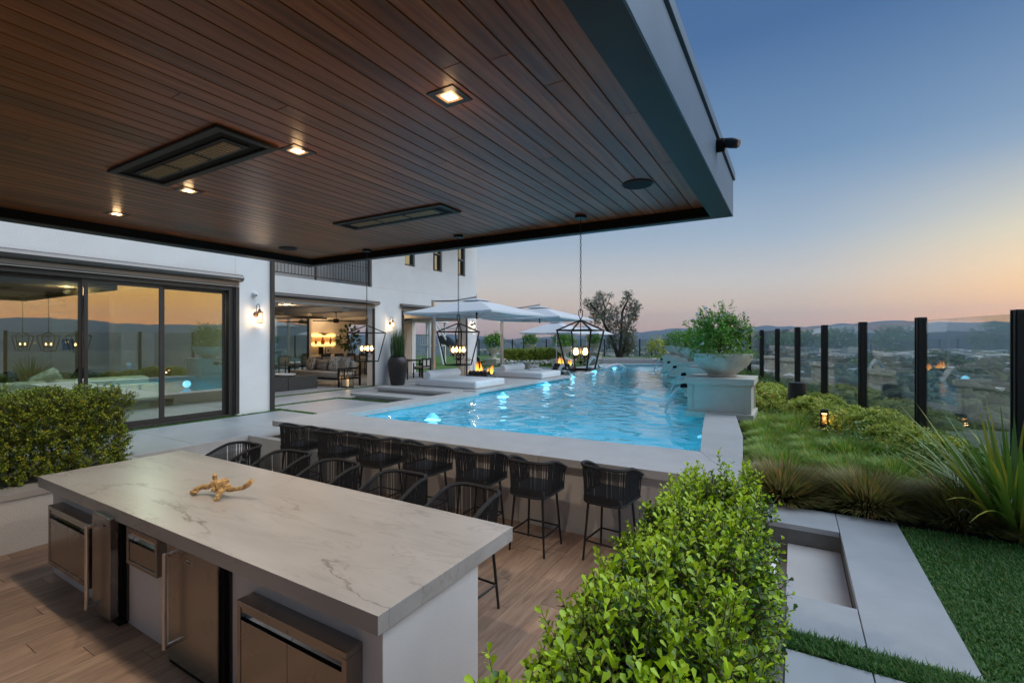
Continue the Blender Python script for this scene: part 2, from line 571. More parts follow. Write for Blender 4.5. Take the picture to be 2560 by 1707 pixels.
class MB:
    def __init__(s):
        s.v = []
        s.f = []

    def add(s, vs, fs):
        n = len(s.v)
        s.v += [tuple(p) for p in vs]
        s.f += [tuple(i + n for i in f) for f in fs]
        return s

    def box(s, x0, x1, y0, y1, z0, z1):
        x0, x1 = min(x0, x1), max(x0, x1)
        y0, y1 = min(y0, y1), max(y0, y1)
        z0, z1 = min(z0, z1), max(z0, z1)
        return s.add([(x0, y0, z0), (x1, y0, z0), (x1, y1, z0), (x0, y1, z0), (x0, y0, z1), (x1, y0, z1), (x1, y1, z1), (x0, y1, z1)],
                     [(0, 3, 2, 1), (4, 5, 6, 7), (0, 1, 5, 4), (1, 2, 6, 5), (2, 3, 7, 6), (3, 0, 4, 7)])

    def obox(s, c, size, rz=0., M=None):
        sx, sy, sz = [a / 2 for a in size]
        if M is None:
            M = Matrix.Rotation(rz, 3, 'Z')
        c = Vector(c)
        P = [c + M @ Vector(p) for p in ((-sx, -sy, -sz), (sx, -sy, -sz), (sx, sy, -sz), (-sx, sy, -sz), (-sx, -sy, sz), (sx, -sy, sz), (sx, sy, sz), (-sx, sy, sz))]
        return s.add(P, [(0, 3, 2, 1), (4, 5, 6, 7), (0, 1, 5, 4), (1, 2, 6, 5), (2, 3, 7, 6), (3, 0, 4, 7)])

    def prism(s, poly, z0, z1):
        a = sum(poly[i][0] * poly[(i + 1) % len(poly)][1] - poly[(i + 1) % len(poly)][0] * poly[i][1] for i in range(len(poly)))
        if a < 0:
            poly = poly[::-1]
        n = len(poly)
        return s.add([(x, y, z0) for x, y in poly] + [(x, y, z1) for x, y in poly],
                     [tuple(range(n))[::-1], tuple(range(n, 2 * n))] + [(i, (i + 1) % n, n + (i + 1) % n, n + i) for i in range(n)])

    def tube(s, pts, r, n=8, closed=False):
        pts = [Vector(p) for p in pts]
        m = len(pts)
        rs = r if hasattr(r, '__len__') else [r] * m
        vs, fs = [], []
        ref = None
        for i, p in enumerate(pts):
            if closed:
                t = pts[(i + 1) % m] - pts[i - 1]
            else:
                t = pts[min(i + 1, m - 1)] - pts[max(i - 1, 0)]
            t.normalize()
            if ref is None:
                ref = Vector((0, 0, 1)) if abs(t.z) < .9 else Vector((1, 0, 0))
            a = ref - t * ref.dot(t)
            if a.length < 1e-5:
                a = Vector((1, 0, 0)).cross(t)
            a.normalize()
            ref = a
            b = t.cross(a)
            for k in range(n):
                an = 2 * math.pi * k / n
                vs.append(p + (a * math.cos(an) + b * math.sin(an)) * rs[i])
        segs = m if closed else m - 1
        for i in range(segs):
            j = (i + 1) % m
            for k in range(n):
                fs.append((i * n + k, i * n + (k + 1) % n, j * n + (k + 1) % n, j * n + k))
        if not closed:
            fs.append(tuple(range(n))[::-1])
            fs.append(tuple(range((m - 1) * n, m * n)))
        return s.add(vs, fs)

    def lathe(s, prof, c=(0, 0, 0), n=24, axis=None):
        vs, fs = [], []
        for r, z in prof:
            for k in range(n):
                an = 2 * math.pi * k / n
                p = Vector((r * math.cos(an), r * math.sin(an), z))
                if axis is not None:
                    p = axis @ p
                vs.append(p + Vector(c))
        for i in range(len(prof) - 1):
            for k in range(n):
                fs.append((i * n + k, i * n + (k + 1) % n, (i + 1) * n + (k + 1) % n, (i + 1) * n + k))
        fs.append(tuple(range(n))[::-1])
        fs.append(tuple(range((len(prof) - 1) * n, len(prof) * n)))
        return s.add(vs, fs)

    def ball(s, c, r, n=12, m=8, sc=(1, 1, 1)):
        prof = [(max(1e-4, math.sin(math.pi * i / m)) * r, -math.cos(math.pi * i / m) * r) for i in range(m + 1)]
        k = len(s.v)
        s.lathe(prof, (0, 0, 0), n)
        for i in range(k, len(s.v)):
            p = s.v[i]
            s.v[i] = (p[0] * sc[0] + c[0], p[1] * sc[1] + c[1], p[2] * sc[2] + c[2])
        return s

    def build(s, name, m, parent=None, smooth=False, bevel=0., world=True, kind=None, segs=2):
        off = wloc(parent) if (parent is not None and world) else Vector((0, 0, 0))
        me = bpy.data.meshes.new(name)
        me.from_pydata([(p[0] - off.x, p[1] - off.y, p[2] - off.z) for p in s.v], [], s.f)
        me.update()
        if smooth:
            me.polygons.foreach_set('use_smooth', np.ones(len(me.polygons), dtype=bool))
            try:
                me.set_sharp_from_angle(angle=rad(40))
            except Exception:
                pass
        o = link(name, me, m, parent, kind)
        if parent is not None:
            KIDS.setdefault(parent.name, []).append(o)
        if bevel:
            b = o.modifiers.new('bevel', 'BEVEL')
            b.width = bevel
            b.segments = segs
            b.limit_method = 'ANGLE'
            b.harden_normals = False
        return o

    def thing(s, name, m, label, cat, group=None, smooth=False, bevel=0., kind=None, base=None):
        """a thing that is one mesh, its origin moved to its base"""
        a = np.array(s.v)
        if base is None:
            base = ((a[:, 0].min() + a[:, 0].max()) / 2, (a[:, 1].min() + a[:, 1].max()) / 2, a[:, 2].min())
        s.v = [(p[0] - base[0], p[1] - base[1], p[2] - base[2]) for p in s.v]
        o = s.build(name, m, None, smooth, bevel, kind=kind)
        o.location = base
        return tag(o, label, cat, group)


def np_part(name, V, F, m, parent=None, kind=None, smooth=False, attr=None):
    off = wloc(parent) if parent is not None else Vector((0, 0, 0))
    V = np.asarray(V).reshape(-1, 3) - np.array(off)
    me = np_mesh(name, V, F, smooth)
    if attr is not None:
        a = me.attributes.new('young', 'FLOAT', 'POINT')
        a.data.foreach_set('value', np.asarray(attr, dtype=np.float32).ravel())
    o = link(name, me, m, parent, kind)
    if parent is not None:
        KIDS.setdefault(parent.name, []).append(o)
    return o


def struct(mb, name, m, bevel=0., smooth=False):
    o = mb.build(name, m, None, smooth, bevel)
    o['kind'] = 'structure'
    return o


def unit(a):
    return a / np.maximum(np.linalg.norm(a, axis=-1, keepdims=True), 1e-9)


OBOV = np.array([(0, 0, 0), (.42, .30, .05), (.80, .5, .07), (1, 0, -.02), (.80, -.5, .07), (.42, -.30, .05)])
OVAL = np.array([(0, 0, 0), (.28, .42, .05), (.65, .42, .05), (1, 0, -.06), (.65, -.42, .05), (.28, -.42, .05)])


def leaves(P, D, Nn, L, W, T=OBOV):
    """leaf blades folded along the midrib; arrays of base points, directions, normals"""
    P, D, Nn = np.asarray(P), unit(np.asarray(D)), np.asarray(Nn)
    S = unit(np.cross(D, Nn))
    Nn = np.cross(S, D)
    L = np.asarray(L).reshape(-1, 1, 1)
    W = np.asarray(W).reshape(-1, 1, 1)
    V = P[:, None] + D[:, None] * T[None, :, 0:1] * L + S[:, None] * T[None, :, 1:2] * W + Nn[:, None] * T[None, :, 2:3] * L
    n = len(P)
    b = (np.arange(n) * 6)[:, None]
    F = np.concatenate([b + np.array([[0, 1, 2, 3]]), b + np.array([[0, 3, 4, 5]])], 1).reshape(-1, 4)
    return V.reshape(-1, 3), F


def blades(B, D, L, W, bend, K=4, droop=None):
    """grass blades: base, start direction, length, width, gravity bend"""
    B, D = np.asarray(B), unit(np.asarray(D))
    n = len(B)
    L = np.broadcast_to(np.asarray(L, dtype=float), (n,))[:, None]
    W = np.broadcast_to(np.asarray(W, dtype=float), (n,))[:, None]
    bend = np.broadcast_to(np.asarray(bend, dtype=float), (n,))[:, None]
    hor = D.copy()
    hor[:, 2] = 0
    hor = unit(hor + 1e-6)
    S = np.stack([-hor[:, 1], hor[:, 0], np.zeros(n)], 1)
    rows = []
    for j in range(K + 1):
        t = j / K
        p = B + D * L * t + (hor * .35 - np.array([0, 0, 1.0])) * bend * L * t * t
        w = W * (1 - t ** 1.8) * .5 + 1e-5
        rows.append(p - S * w)
        rows.append(p + S * w)
    V = np.stack(rows, 1)
    st = 2 * (K + 1)
    b = (np.arange(n) * st)[:, None]
    F = np.concatenate([b + np.array([[2 * j, 2 * j + 1, 2 * j + 3, 2 * j + 2]]) for j in range(K)], 1).reshape(-1, 4)
    return V.reshape(-1, 3), F, st


def sprigs(P, D, n_pairs, step, leafL, jitter=.25, T=OBOV, up=.35):
    """twigs with opposite leaf pairs; returns leaf mesh data, young mask and stem tubes"""
    P, D = np.asarray(P), unit(np.asarray(D))
    n = len(P)
    LP, LD, LN, LL, YY = [], [], [], [], []
    ph = rng.random(n) * 6.28
    for k in range(n_pairs):
        c = P + D * (k + .6) * step
        a = unit(np.cross(D, np.array([.3, .2, .93]) + 0 * D))
        b = np.cross(D, a)
        an = ph + k * 1.57 + rng.normal(0, .25, n)
        for s in (1, -1):
            side = (a * np.cos(an)[:, None] + b * np.sin(an)[:, None]) * s
            d = unit(side + D * (up + .9 * (k / n_pairs) ** 2) + rng.normal(0, jitter, (n, 3)))
            LP.append(c)
            LD.append(d)
            LN.append(unit(D * 1.0 - d * .3 + rng.normal(0, .2, (n, 3))))
            LL.append(leafL * (1.05 - .4 * abs(k / n_pairs - .45)) * rng.uniform(.55, 1.28, n))
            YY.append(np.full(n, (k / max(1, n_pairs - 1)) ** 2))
    LL = np.concatenate(LL)
    V, F = leaves(np.concatenate(LP), np.concatenate(LD), np.concatenate(LN), LL, LL * .62, T)
    return V, F, np.repeat(np.concatenate(YY), 6)


def stems(P, D, length, r):
    """thin three-sided twigs"""
    P, D = np.asarray(P), unit(np.asarray(D))
    n = len(P)
    a = unit(np.cross(D, np.array([.31, .22, .92]) + 0 * D))
    b = np.cross(D, a)
    rows = []
    for t, rr in ((0, r), (length, r * .4)):
        for k in range(3):
            an = 2.094 * k
            rows.append(P + D * t + (a * math.cos(an) + b * math.sin(an)) * rr)
    V = np.stack(rows, 1)
    bi = (np.arange(n) * 6)[:, None]
    F = np.concatenate([bi + np.array([[k, (k + 1) % 3, 3 + (k + 1) % 3, 3 + k]]) for k in range(3)], 1).reshape(-1, 4)
    return V.reshape(-1, 3), F


def fbm(x, y, s=1., o=4, seed=0.):
    v, a = 0., 1.
    for i in range(o):
        v += a * noise.noise(Vector((x * s + seed, y * s - seed, i * 3.1 + seed)))
        s *= 2.
        a *= .5
    return v


def point_light(name, loc, energy, color=(1, .68, .36), size=.03, parent=None, spot=None, rot=None):
    d = bpy.data.lights.new(name, 'SPOT' if spot else 'POINT')
    d.energy = energy
    d.color = color
    d.shadow_soft_size = size
    if spot:
        d.spot_size = rad(spot)
        d.spot_blend = .6
    o = bpy.data.objects.new(name, d)
    COL.objects.link(o)
    off = wloc(parent) if parent is not None else Vector((0, 0, 0))
    o.location = Vector(loc) - off
    if rot:
        o.rotation_euler = rot
    if parent is not None:
        o.parent = parent
    return o


def inside(px, py, poly):
    px, py = np.asarray(px), np.asarray(py)
    r = np.zeros(px.shape, bool)
    n = len(poly)
    for i in range(n):
        x1, y1 = poly[i]
        x2, y2 = poly[(i + 1) % n]
        c = ((y1 > py) != (y2 > py)) & (px < (x2 - x1) * (py - y1) / (y2 - y1 + 1e-12) + x1)
        r ^= c
    return r


def polydist(px, py, poly):
    d = np.full(np.shape(px), 1e9)
    n = len(poly)
    for i in range(n):
        a = np.array(poly[i])
        b = np.array(poly[(i + 1) % n])
        ab = b - a
        t = np.clip(((px - a[0]) * ab[0] + (py - a[1]) * ab[1]) / (ab @ ab), 0, 1)
        d = np.minimum(d, np.hypot(px - a[0] - t * ab[0], py - a[1] - t * ab[1]))
    return d

# ------------------------------------------------------------------ terrain, hills, haze
PLAT = [(6.5, -18), (3.05, 3.2), (-9.2, 47), (-36, 37), (-48, -18)]
GZ = -62.0


def terrain_z(x, y):
    d = np.where(inside(x, y, PLAT), 0., polydist(x, y, PLAT))
    z = .05 - 60. * (1 - np.exp(-np.maximum(d - .6, 0) / 75.))
    return z, d


def build_terrain():
    nr, na = 150, 300
    cx, cy = -8., 18.
    r = np.concatenate([np.linspace(4, 60, 40), np.geomspace(62, 6400, nr - 40)])
    a = np.linspace(0, 2 * np.pi, na, endpoint=False)
    Rr, Aa = np.meshgrid(r, a, indexing='ij')
    X = cx + Rr * np.sin(Aa)
    Y = cy + Rr * np.cos(Aa)
    Z, d = terrain_z(X, Y)
    idx = np.arange(nr * na).reshape(nr, na)
    j = (np.arange(na) + 1) % na
    F = np.stack([idx[:-1], idx[1:], idx[1:][:, j], idx[:-1][:, j]], -1).reshape(-1, 4)
    # leave out the plot itself, it is built separately
    ins = (inside(X, Y, PLAT) & (polydist(X, Y, PLAT) > 2.0)).ravel()
    F = F[~ins[F].all(1)]
    m, nt, N, Lk, b = _mk('valley_floor')
    tc = N.new('ShaderNodeTexCoord')
    n = N.new('ShaderNodeTexNoise')
    n.inputs['Scale'].default_value = .012
    n.inputs['Detail'].default_value = 9
    n.inputs['Roughness'].default_value = .7
    Lk.new(tc.outputs['Object'], n.inputs['Vector'])
    rp = N.new('ShaderNodeValToRGB')
    rp.color_ramp.elements[0].position = .40
    rp.color_ramp.elements[1].position = .66
    rp.color_ramp.elements[0].color = (.045, .075, .055, 1)
    rp.color_ramp.elements[1].color = (.18, .19, .19, 1)
    e = rp.color_ramp.elements.new(.55)
    e.color = (.08, .105, .085, 1)
    Lk.new(n.outputs[0], rp.inputs[0])
    Lk.new(rp.outputs[0], b.inputs['Base Color'])
    b.inputs['Roughness'].default_value = .95
    o = np_part('valley_ground', np.stack([X, Y, Z], -1), F, m, smooth=True)
    o['kind'] = 'structure'


build_terrain()


def build_hills():
    """ranges of hills all round the valley; azimuth is measured clockwise from +Y"""
    na, nr = 1100, 16
    az = np.linspace(-180, 180, na, endpoint=False)
    m = mat('hill_scrub', (.040, .058, .066), .95, var=.4, vscale=.004)
    for k, (r0, r1, lo, hi, seed) in enumerate(((3500, 4100, 5, 62, 3.), (4400, 5200, 55, 150, 9.), (5350, 6250, 125, 235, 17.))):
        V = np.zeros((nr, na, 3))
        for i in range(na):
            A = az[i]
            g = .5 + .5 * math.tanh((A + 12) / 16.0) if A < 120 else .5 + .5 * math.tanh((150 - A) / 20.0)
            amp = (.28 + .72 * g)
            cs, sn = math.cos(rad(A)), math.sin(rad(A))
            ridge = 0.
            for o, (f, w) in enumerate(((5, .5), (13, .28), (34, .16), (85, .07), (190, .035))):
                ridge += w * noise.noise(Vector((cs * f + seed, sn * f - seed, seed * 1.7 + o)))
            top = (lo + hi) / 2 * amp + (hi - lo) * .9 * ridge
            for j in range(nr):
                t = j / (nr - 1)
                rr = r0 + (r1 - r0) * t
                prof = math.sin(min(1, t / .75) * math.pi / 2) ** 1.3
                spur = 1 + .22 * (1 - prof) * noise.noise(Vector((cs * 40, sn * 40, t * 5 + seed)))
                V[j, i] = (rr * sn, rr * cs, GZ - 2 + (top - GZ) * prof * spur)
        idx = np.arange(nr * na).reshape(nr, na)
        jn = (np.arange(na) + 1) % na
        F = np.stack([idx[:-1], idx[:-1][:, jn], idx[1:][:, jn], idx[1:]], -1).reshape(-1, 4)
        o = np_part(('near_hills', 'middle_hills', 'far_hills')[k], V, F, m, smooth=True)
        o['kind'] = 'structure'


build_hills()

HAZE = 1
if HAZE:
    hm = bpy.data.materials.new('valley_haze')
    hm.use_nodes = True
    nt = hm.node_tree
    nt.nodes.clear()
    out = nt.nodes.new('ShaderNodeOutputMaterial')
    pv = nt.nodes.new('ShaderNodeVolumePrincipled')
    pv.inputs['Color'].default_value = (.56, .77, 1.0, 1)
    pv.inputs['Density'].default_value = 1.25e-4
    pv.inputs['Anisotropy'].default_value = .2
    nt.links.new(pv.outputs[0], out.inputs['Volume'])
    hz = MB().box(-6600, 6600, -6600, 6600, GZ - 4, 330).build('haze', hm)
    hz['kind'] = 'stuff'

# ------------------------------------------------------------------ kitchen floor (sunken), planks
floor = struct(MB().box(-7.05, -.45, -3.2, 5.2, -.25, -.024), 'kitchen_floor', mat('grout', (.10, .075, .06), .9))


def build_planks():
    w, L = .2, 1.2
    pm = {}
    i = 0
    x = -7.05
    while x < -.62:
        y = -3.2 + [-.0, -.4, -.8, -.2, -.6][i % 5]
        while y < 5.1:
            y0, y1 = max(y, -3.2), min(y + L, 5.14)
            if y1 - y0 > .05:
                key = (round(y1 - y0, 2))
                if key not in pm:
                    mb = MB().box(0, w - .003, 0, y1 - y0 - .003, -.02, 0)
                    o = mb.build('plank', plank_m, floor, bevel=.0012, world=False, segs=1)
                    pm[key] = o
                    c = o
                else:
                    c = pm[key].copy()
                    COL.objects.link(c)
                c.location = (x, y0, 0)
            y += L
        x += w
        i += 1


build_planks()

# ------------------------------------------------------------------ terrace: concrete bed and pavers
bed_m = mat('concrete_bed', (.16, .155, .15), .9, var=.2)
tb = MB()
tb.box(-22, -7.94, -8, 18.6, .05, .608)
tb.box(-7.937, -7.506, 4.668, 10.1, .05, .608)
tb.box(-7.94, -7.16, -8, 2.95, .05, .572)
deck = struct(tb, 'terrace', bed_m)


def pave(x0, x1, y0, y1, nx, ny, parent, m=None, z1=.62, g=.0035, th=.045):
    dx, dy = (x1 - x0) / nx, (y1 - y0) / ny
    first = None
    for i in range(nx):
        for j in range(ny):
            if first is None:
                first = MB().box(0, dx - g, 0, dy - g, -th, 0).build('paver', m or paver_m, parent, bevel=.002, world=False, segs=1)
                c = first
            else:
                c = first.copy()
                COL.objects.link(c)
            c.location = (x0 + i * dx, y0 + j * dy, z1 + random.uniform(-.0012, .0012))


pave(-10.06, -8.9, -6.0, 6.68, 1, 9, deck)
pave(-8.9, -7.94, -6.0, 6.68, 1, 9, deck)
pave(-7.94, -7.5, 4.66, 6.68, 1, 2, deck)
pave(-8.95, -7.5, 6.68, 6.82, 1, 1, deck)
pave(-10.77, -7.5, 6.82, 8.86, 2, 1, deck)
pave(-12.48, -10.93, 6.7, 17.9, 1, 9, deck)
pave(-10.93, -9.75, 9.75, 17.9, 1, 7, deck)
pave(-10.93, -10.52, 9.05, 9.75, 1, 1, deck)
pave(-19.2, -12.66, 6.7, 18.1, 6, 9, deck, z1=.618)

# left retaining edge of the sunken kitchen with its stair
lw = thing('retaining_wall', 'low white wall with a stone cap holding the hedge bed beside the kitchen', 'wall', (-7.1, 0, 0))
MB().box(-7.16, -7.05, -3.2, 2.9, 0, .552).build('wall', stucco, lw)
for k in range(4):
    MB().box(-7.36, -7.03, -3.2 + k * 1.54, -3.2 + k * 1.54 + 1.536, .553, .625).build('cap_stone', coping_m, lw, bevel=.004)
MB().box(-7.94, -7.36, 2.91, 3.0, .0, .62).build('stair_wall', coping_m, lw)
st = thing('garden_steps', 'pale stone steps rising from the kitchen up to the terrace on the left', 'steps', (-7.5, 3.8, 0))
for k in range(3):
    MB().box(-7.05 - .3 * k, -7.94, 3.003, 4.655, .155 * k, .155 * (k + 1) - .001).build('step', coping_m, st, bevel=.004)
MB().box(-7.94, -7.90, 3.0, 4.66, .466, .618).build('riser', coping_m, st)
MB().box(-7.9, -7.05, 4.658, 4.80, 0, .62).build('side_wall', coping_m, st, bevel=.003)

# right side: kitchen edge, hedge bed, recessed stair, pavers, lawn
rg = MB()
rg.box(-.62, .78, -4.0, 3.5, -.2, .608)
rg.box(.336, .777, 3.5, 5.337, -.2, .608)
rg.box(-.44, .334, 4.842, 5.337, -.2, .608)
rdeck = struct(rg, 'side_path', bed_m)
pave(.33, .78, 3.07, 5.34, 1, 1, rdeck)
pave(-.04, .328, 3.07, 3.515, 1, 1, rdeck)
pave(-.42, .328, 4.835, 5.34, 1, 1, rdeck)
pave(.33, .78, 2.55, 2.88, 1, 1, rdeck)
pave(-.04, .328, -2.0, 2.88, 1, 4, rdeck)
pave(.33, .78, -2.0, 2.545, 1, 4, rdeck)
st2 = thing('side_steps', 'recessed pale steps going down between the path and the pool bar', 'steps', (-.2, 4.2, 0))
for k, z in enumerate((.45, .28, .11)):
    MB().box(-.05 - .37 * k if k < 2 else -1.0, .333 if k == 0 else .319 - .37 * k, 3.52, 4.832, -.1, z).build('step', coping_m, st2, bevel=.003)
kw = thing('kitchen_side_wall', 'white low wall under the big foreground hedge', 'wall', (-.66, 1, 0))
MB().box(-.70, -.624, -3.2, 3.5, 0, .61).build('wall', stucco, kw)
MB().box(-.74, -.50, -3.2, 3.5, .612, .66).build('cap_stone', coping_m, kw, bevel=.004)
sw = thing('white_cube_seat', 'white rounded block standing in the recessed stair behind the hedge', 'stool', (-.3, 4.0, .28))
MB().box(-.36, -.10, 3.62, 3.98, .282, .66).build('block', mat('white_lacquer', (.74, .74, .75), .35), sw, bevel=.03)

# ------------------------------------------------------------------ pool
LCH = [(-7.0, 5.89), (-6.98, 10.15), (-7.16, 10.15), (-7.16, 16.3), (-8.75, 16.3), (-8.75, 26.2)]
RCH = [(-.98, 6.13), (-1.41, 9.35), (-2.05, 13.0), (-2.98, 16.5), (-3.9, 19.8), (-4.85, 22.6), (-6.35, 27.7)]
POOL = LCH + RCH[::-1]
WZ = .775


def build_pool():
    pb = MB()
    n = len(POOL)
    pb.add([(x, y, -.55) for x, y in POOL], [tuple(range(n))[::-1]])
    for i in range(n):
        a, b = POOL[i], POOL[(i + 1) % n]
        pb.add([(*a, -.55), (*b, -.55), (*b, .80), (*a, .80)], [(0, 1, 2, 3)])
    m = mat('pool_plaster', (.14, .42, .49), .8, var=.10, vscale=1.5)
    o = struct(pb, 'pool_basin', m)
    # water: rippled sheet, its rim hidden in the pool walls
    st = .048
    xs = np.arange(-9.0, -.7, st)
    ys = np.arange(5.8, 28.0, st)
    X, Y = np.meshgrid(xs, ys)
    U = np.zeros_like(X)
    r = np.random.default_rng(5)
    for lam, amp, cnt in ((1.5, .0042, 9), (.8, .0042, 14), (.42, .0032, 18), (.24, .0014, 16)):
        for _ in range(cnt):
            th = r.normal(rad(60), .75)
            k = 2 * np.pi / (lam * r.uniform(.75, 1.3))
            ph = r.random() * 6.28
            U += amp / math.sqrt(cnt) * 1.5 * np.sin(k * (X * math.cos(th) + Y * math.sin(th)) + ph + .9 * np.sin(.7 * X + .5 * Y + ph * 2))
    env = .75 + .35 * np.sin(.6 * X + 1.1) * np.sin(.43 * Y)
    Z = WZ + U * env
    ok = inside(X, Y, POOL) | (polydist(X, Y, POOL) < .06)
    idx = np.arange(X.size).reshape(X.shape)
    F = np.stack([idx[:-1, :-1], idx[:-1, 1:], idx[1:, 1:], idx[1:, :-1]], -1).reshape(-1, 4)
    F = F[ok.ravel()[F].all(1)]
    used = np.unique(F)
    remap = -np.ones(X.size, int)
    remap[used] = np.arange(len(used))
    V = np.stack([X, Y, Z], -1).reshape(-1, 3)[used]
    wm, nt, N, Lk, b = _mk('pool_water')
    b.inputs['Base Color'].default_value = (.55, .86, .95, 1)
    b.inputs['Roughness'].default_value = .02
    b.inputs['IOR'].default_value = 1.333
    b.inputs['Transmission Weight'].default_value = 1
    w = np_part('pool_water', V, remap[F], wm, smooth=True)
    w['kind'] = 'structure'


build_pool()

# pool bar: wall and stone counter
bar = thing('pool_bar', 'long stone bar counter along the near end of the pool with black stools', 'bar counter', (-4, 5.1, 0))
MB().prism([(-7.3, 5.0), (-.62, 5.14), (-.62, 5.9), (-7.3, 5.75)], 0, .789).build('wall', mat('bar_plaster', (.56, .53, .51), .8, var=.05, vscale=1.4, bump=.12), bar)
e = [(-7.5, 4.82), (-.46, 5.01)]
ib = [(-7.0, 5.89), (-.98, 6.13)]


def lerp(a, b, t):
    return (a[0] + (b[0] - a[0]) * t, a[1] + (b[1] - a[1]) * t)


cuts = [0, .36, .70, 1.0]
for k in range(3):
    t0, t1 = cuts[k] + (.0004 if k else 0), cuts[k + 1] - (.0004 if k < 2 else 0)
    q = [lerp(e[0], e[1], t0), lerp(e[0], e[1], t1), lerp(ib[0], ib[1], t1), lerp(ib[0], ib[1], t0)]
    if k == 0:
        q[3] = (-7.5, 5.88)
    MB().prism(q, .79, .88).build('counter_slab', coping_m, bar, bevel=.004)

# pool walls with coping stones
pw = thing('pool_surround', 'raised stone pool edge with pale coping running round the water', 'pool edge', (-4.5, 15, .3))
q = [(-7.5, 5.885), (-7.002, 5.895), (-6.98, 10.15), (-7.5, 10.15)]
MB().prism(q, -.55, .789).build('wall', coping_m, pw)
for k in range(4):
    y0, y1 = 5.89 + (10.15 - 5.89) * k / 4 + .002, 5.89 + (10.15 - 5.89) * (k + 1) / 4 - .001
    MB().box(-7.5, -6.985, y0, y1, .79, .88).build('coping_stone', coping_m, pw, bevel=.004)
out = [(-.46, 5.03), (-.47, 5.6), (-.62, 7.4), (-.93, 9.6), (-1.5, 13.15), (-2.42, 16.7), (-3.35, 20.0), (-4.3, 22.9), (-5.8, 28.0)]
inn = [(-.978, 6.13), (-.98, 6.14), (-1.16, 7.4), (-1.41, 9.35), (-2.05, 13.0), (-2.98, 16.5), (-3.9, 19.8), (-4.85, 22.6), (-6.35, 27.7)]
for k in range(len(out) - 1):
    q = [inn[k], out[k], out[k + 1], inn[k + 1]]
    if k == 0:
        q = [(-.977, 6.129), (-.462, 5.012), out[1], inn[1]]
    MB().prism(q, -.55, .789).build('wall', coping_m, pw)
    MB().prism(q, .79, .88).build('coping_stone', coping_m, pw, bevel=.003 if k < 4 else 0)
q = [(-8.75, 26.2), (-6.35, 27.7), (-5.8, 28.1), (-5.9, 28.5), (-9.1, 26.6)]
MB().prism(q, -.5, .86).build('end_wall', coping_m, pw)
MB().box(-9.35, -8.75, 16.3, 26.25, -.5, .86).build('side_wall', coping_m, pw)

# daybed platform and the two broad steps up to it
pf = thing('daybed_platform', 'low stone platform beside the pool carrying the two white daybeds', 'platform', (-8.4, 13, .6))
MB().box(-9.75, -7.17, 10.2, 16.32, -.3, .82).build('base', coping_m, pf)
for k, (y0, y1) in enumerate(((10.17, 12.2), (12.203, 14.2), (14.203, 16.36))):
    MB().box(-9.78, -7.10, y0, y1, .822, .90).build('slab', coping_m, pf, bevel=.004)
s1 = thing('terrace_step', 'lower broad stone step between the paving and the daybed platform', 'step', (-9, 9.3, .6))
MB().box(-10.4, -7.55, 9.12, 9.7, .55, .69).build('base', coping_m, s1)
MB().box(-10.5, -7.505, 9.03, 9.72, .692, .76).build('tread', coping_m, s1, bevel=.004)
s2 = thing('terrace_step', 'upper broad stone step just below the daybed platform', 'step', (-9, 10, .6))
MB().box(-10.2, -7.55, 9.75, 10.165, .55, .83).build('base', coping_m, s2)
MB().box(-10.28, -7.505, 9.66, 10.165, .832, .90).build('tread', coping_m, s2, bevel=.004)

# raised spa at the far end
sp = thing('spa', 'raised stone spa basin at the far end of the pool', 'spa', (-8.3, 28.3, .6))
for a, b in (((-10.0, 27.1), (-6.9, 28.9)), ((-6.9, 28.9), (-7.9, 31.0)), ((-7.9, 31.0), (-11.0, 29.2)), ((-11.0, 29.2), (-10.0, 27.1))):
    d = Vector((b[0] - a[0], b[1] - a[1], 0))
    MB().obox(((a[0] + b[0]) / 2, (a[1] + b[1]) / 2, .62), (d.length + .5, .5, .9), math.atan2(d.y, d.x)).build('wall', coping_m, sp, bevel=.01)
MB().prism([(-9.9, 27.3), (-7.1, 28.9), (-8.0, 30.8), (-10.8, 29.1)], .6, .93).build('water', mat('spa_water', (.02, .05, .06), .05), sp)
MB().box(-6.9, -6.1, 28.6, 29.3, .5, 1.05).thing('stone_block', coping_m, 'pale stone block at the right end of the spa wall', 'block', bevel=.02)

# ------------------------------------------------------------------ planting bed, lawns
bedpoly = [(-.62, 6.45), (1.95, 6.45), (1.9, 7.0), (-9.0, 45.8), (-9.2, 30), (-6.0, 28.5), (-4.5, 23), (-2.6, 16.7), (-1.1, 9.6)]
struct(MB().prism(bedpoly, -.3, .66), 'planting_bed', soil_m)
struct(MB().prism([(-.46, 5.342), (2.5, 5.342), (1.95, 6.34), (-.6, 6.34)], -.3, .57), 'border_bed', soil_m)
struct(MB().prism([(.785, -4), (4.6, -4), (2.5, 5.338), (.785, 5.338)], -.2, .585), 'lawn', turf_base_m)
struct(MB().prism([(-9.8, 18.65), (-38, 18.65), (-44, -6), (-48, 20), (-36, 36.5), (-9.4, 46.5), (-9.2, 30), (-11.6, 29.5), (-9.4, 26.5)], -.3, .60), 'back_lawn', grass_far_m)
gw = MB().prism([(-.42, 6.345), (1.96, 6.345), (1.96, 6.445), (-.42, 6.445)], .2, .76).thing('garden_curb', mat('white_curb', (.66, .66, .66), .6, var=.06), 'low white curb wall between the brown fescue and the sedge mounds', 'curb')
strip = MB()
strip.box(-10.19, -10.065, -4, 6.68, .55, .6125)
strip.box(-10.35, -8.955, 6.685, 6.815, .55, .6125)
strip.box(-10.925, -10.775, 6.7, 9.0, .55, .6125)
strip.box(-12.655, -12.485, 6.7, 18.0, .55, .6125)
strip.box(-10.775, -7.55, 8.865, 9.02, .55, .6125)
strip.box(-.04, .785, 2.885, 3.065, .55, .6125)
struct(strip, 'turf_strips', turf_base_m)
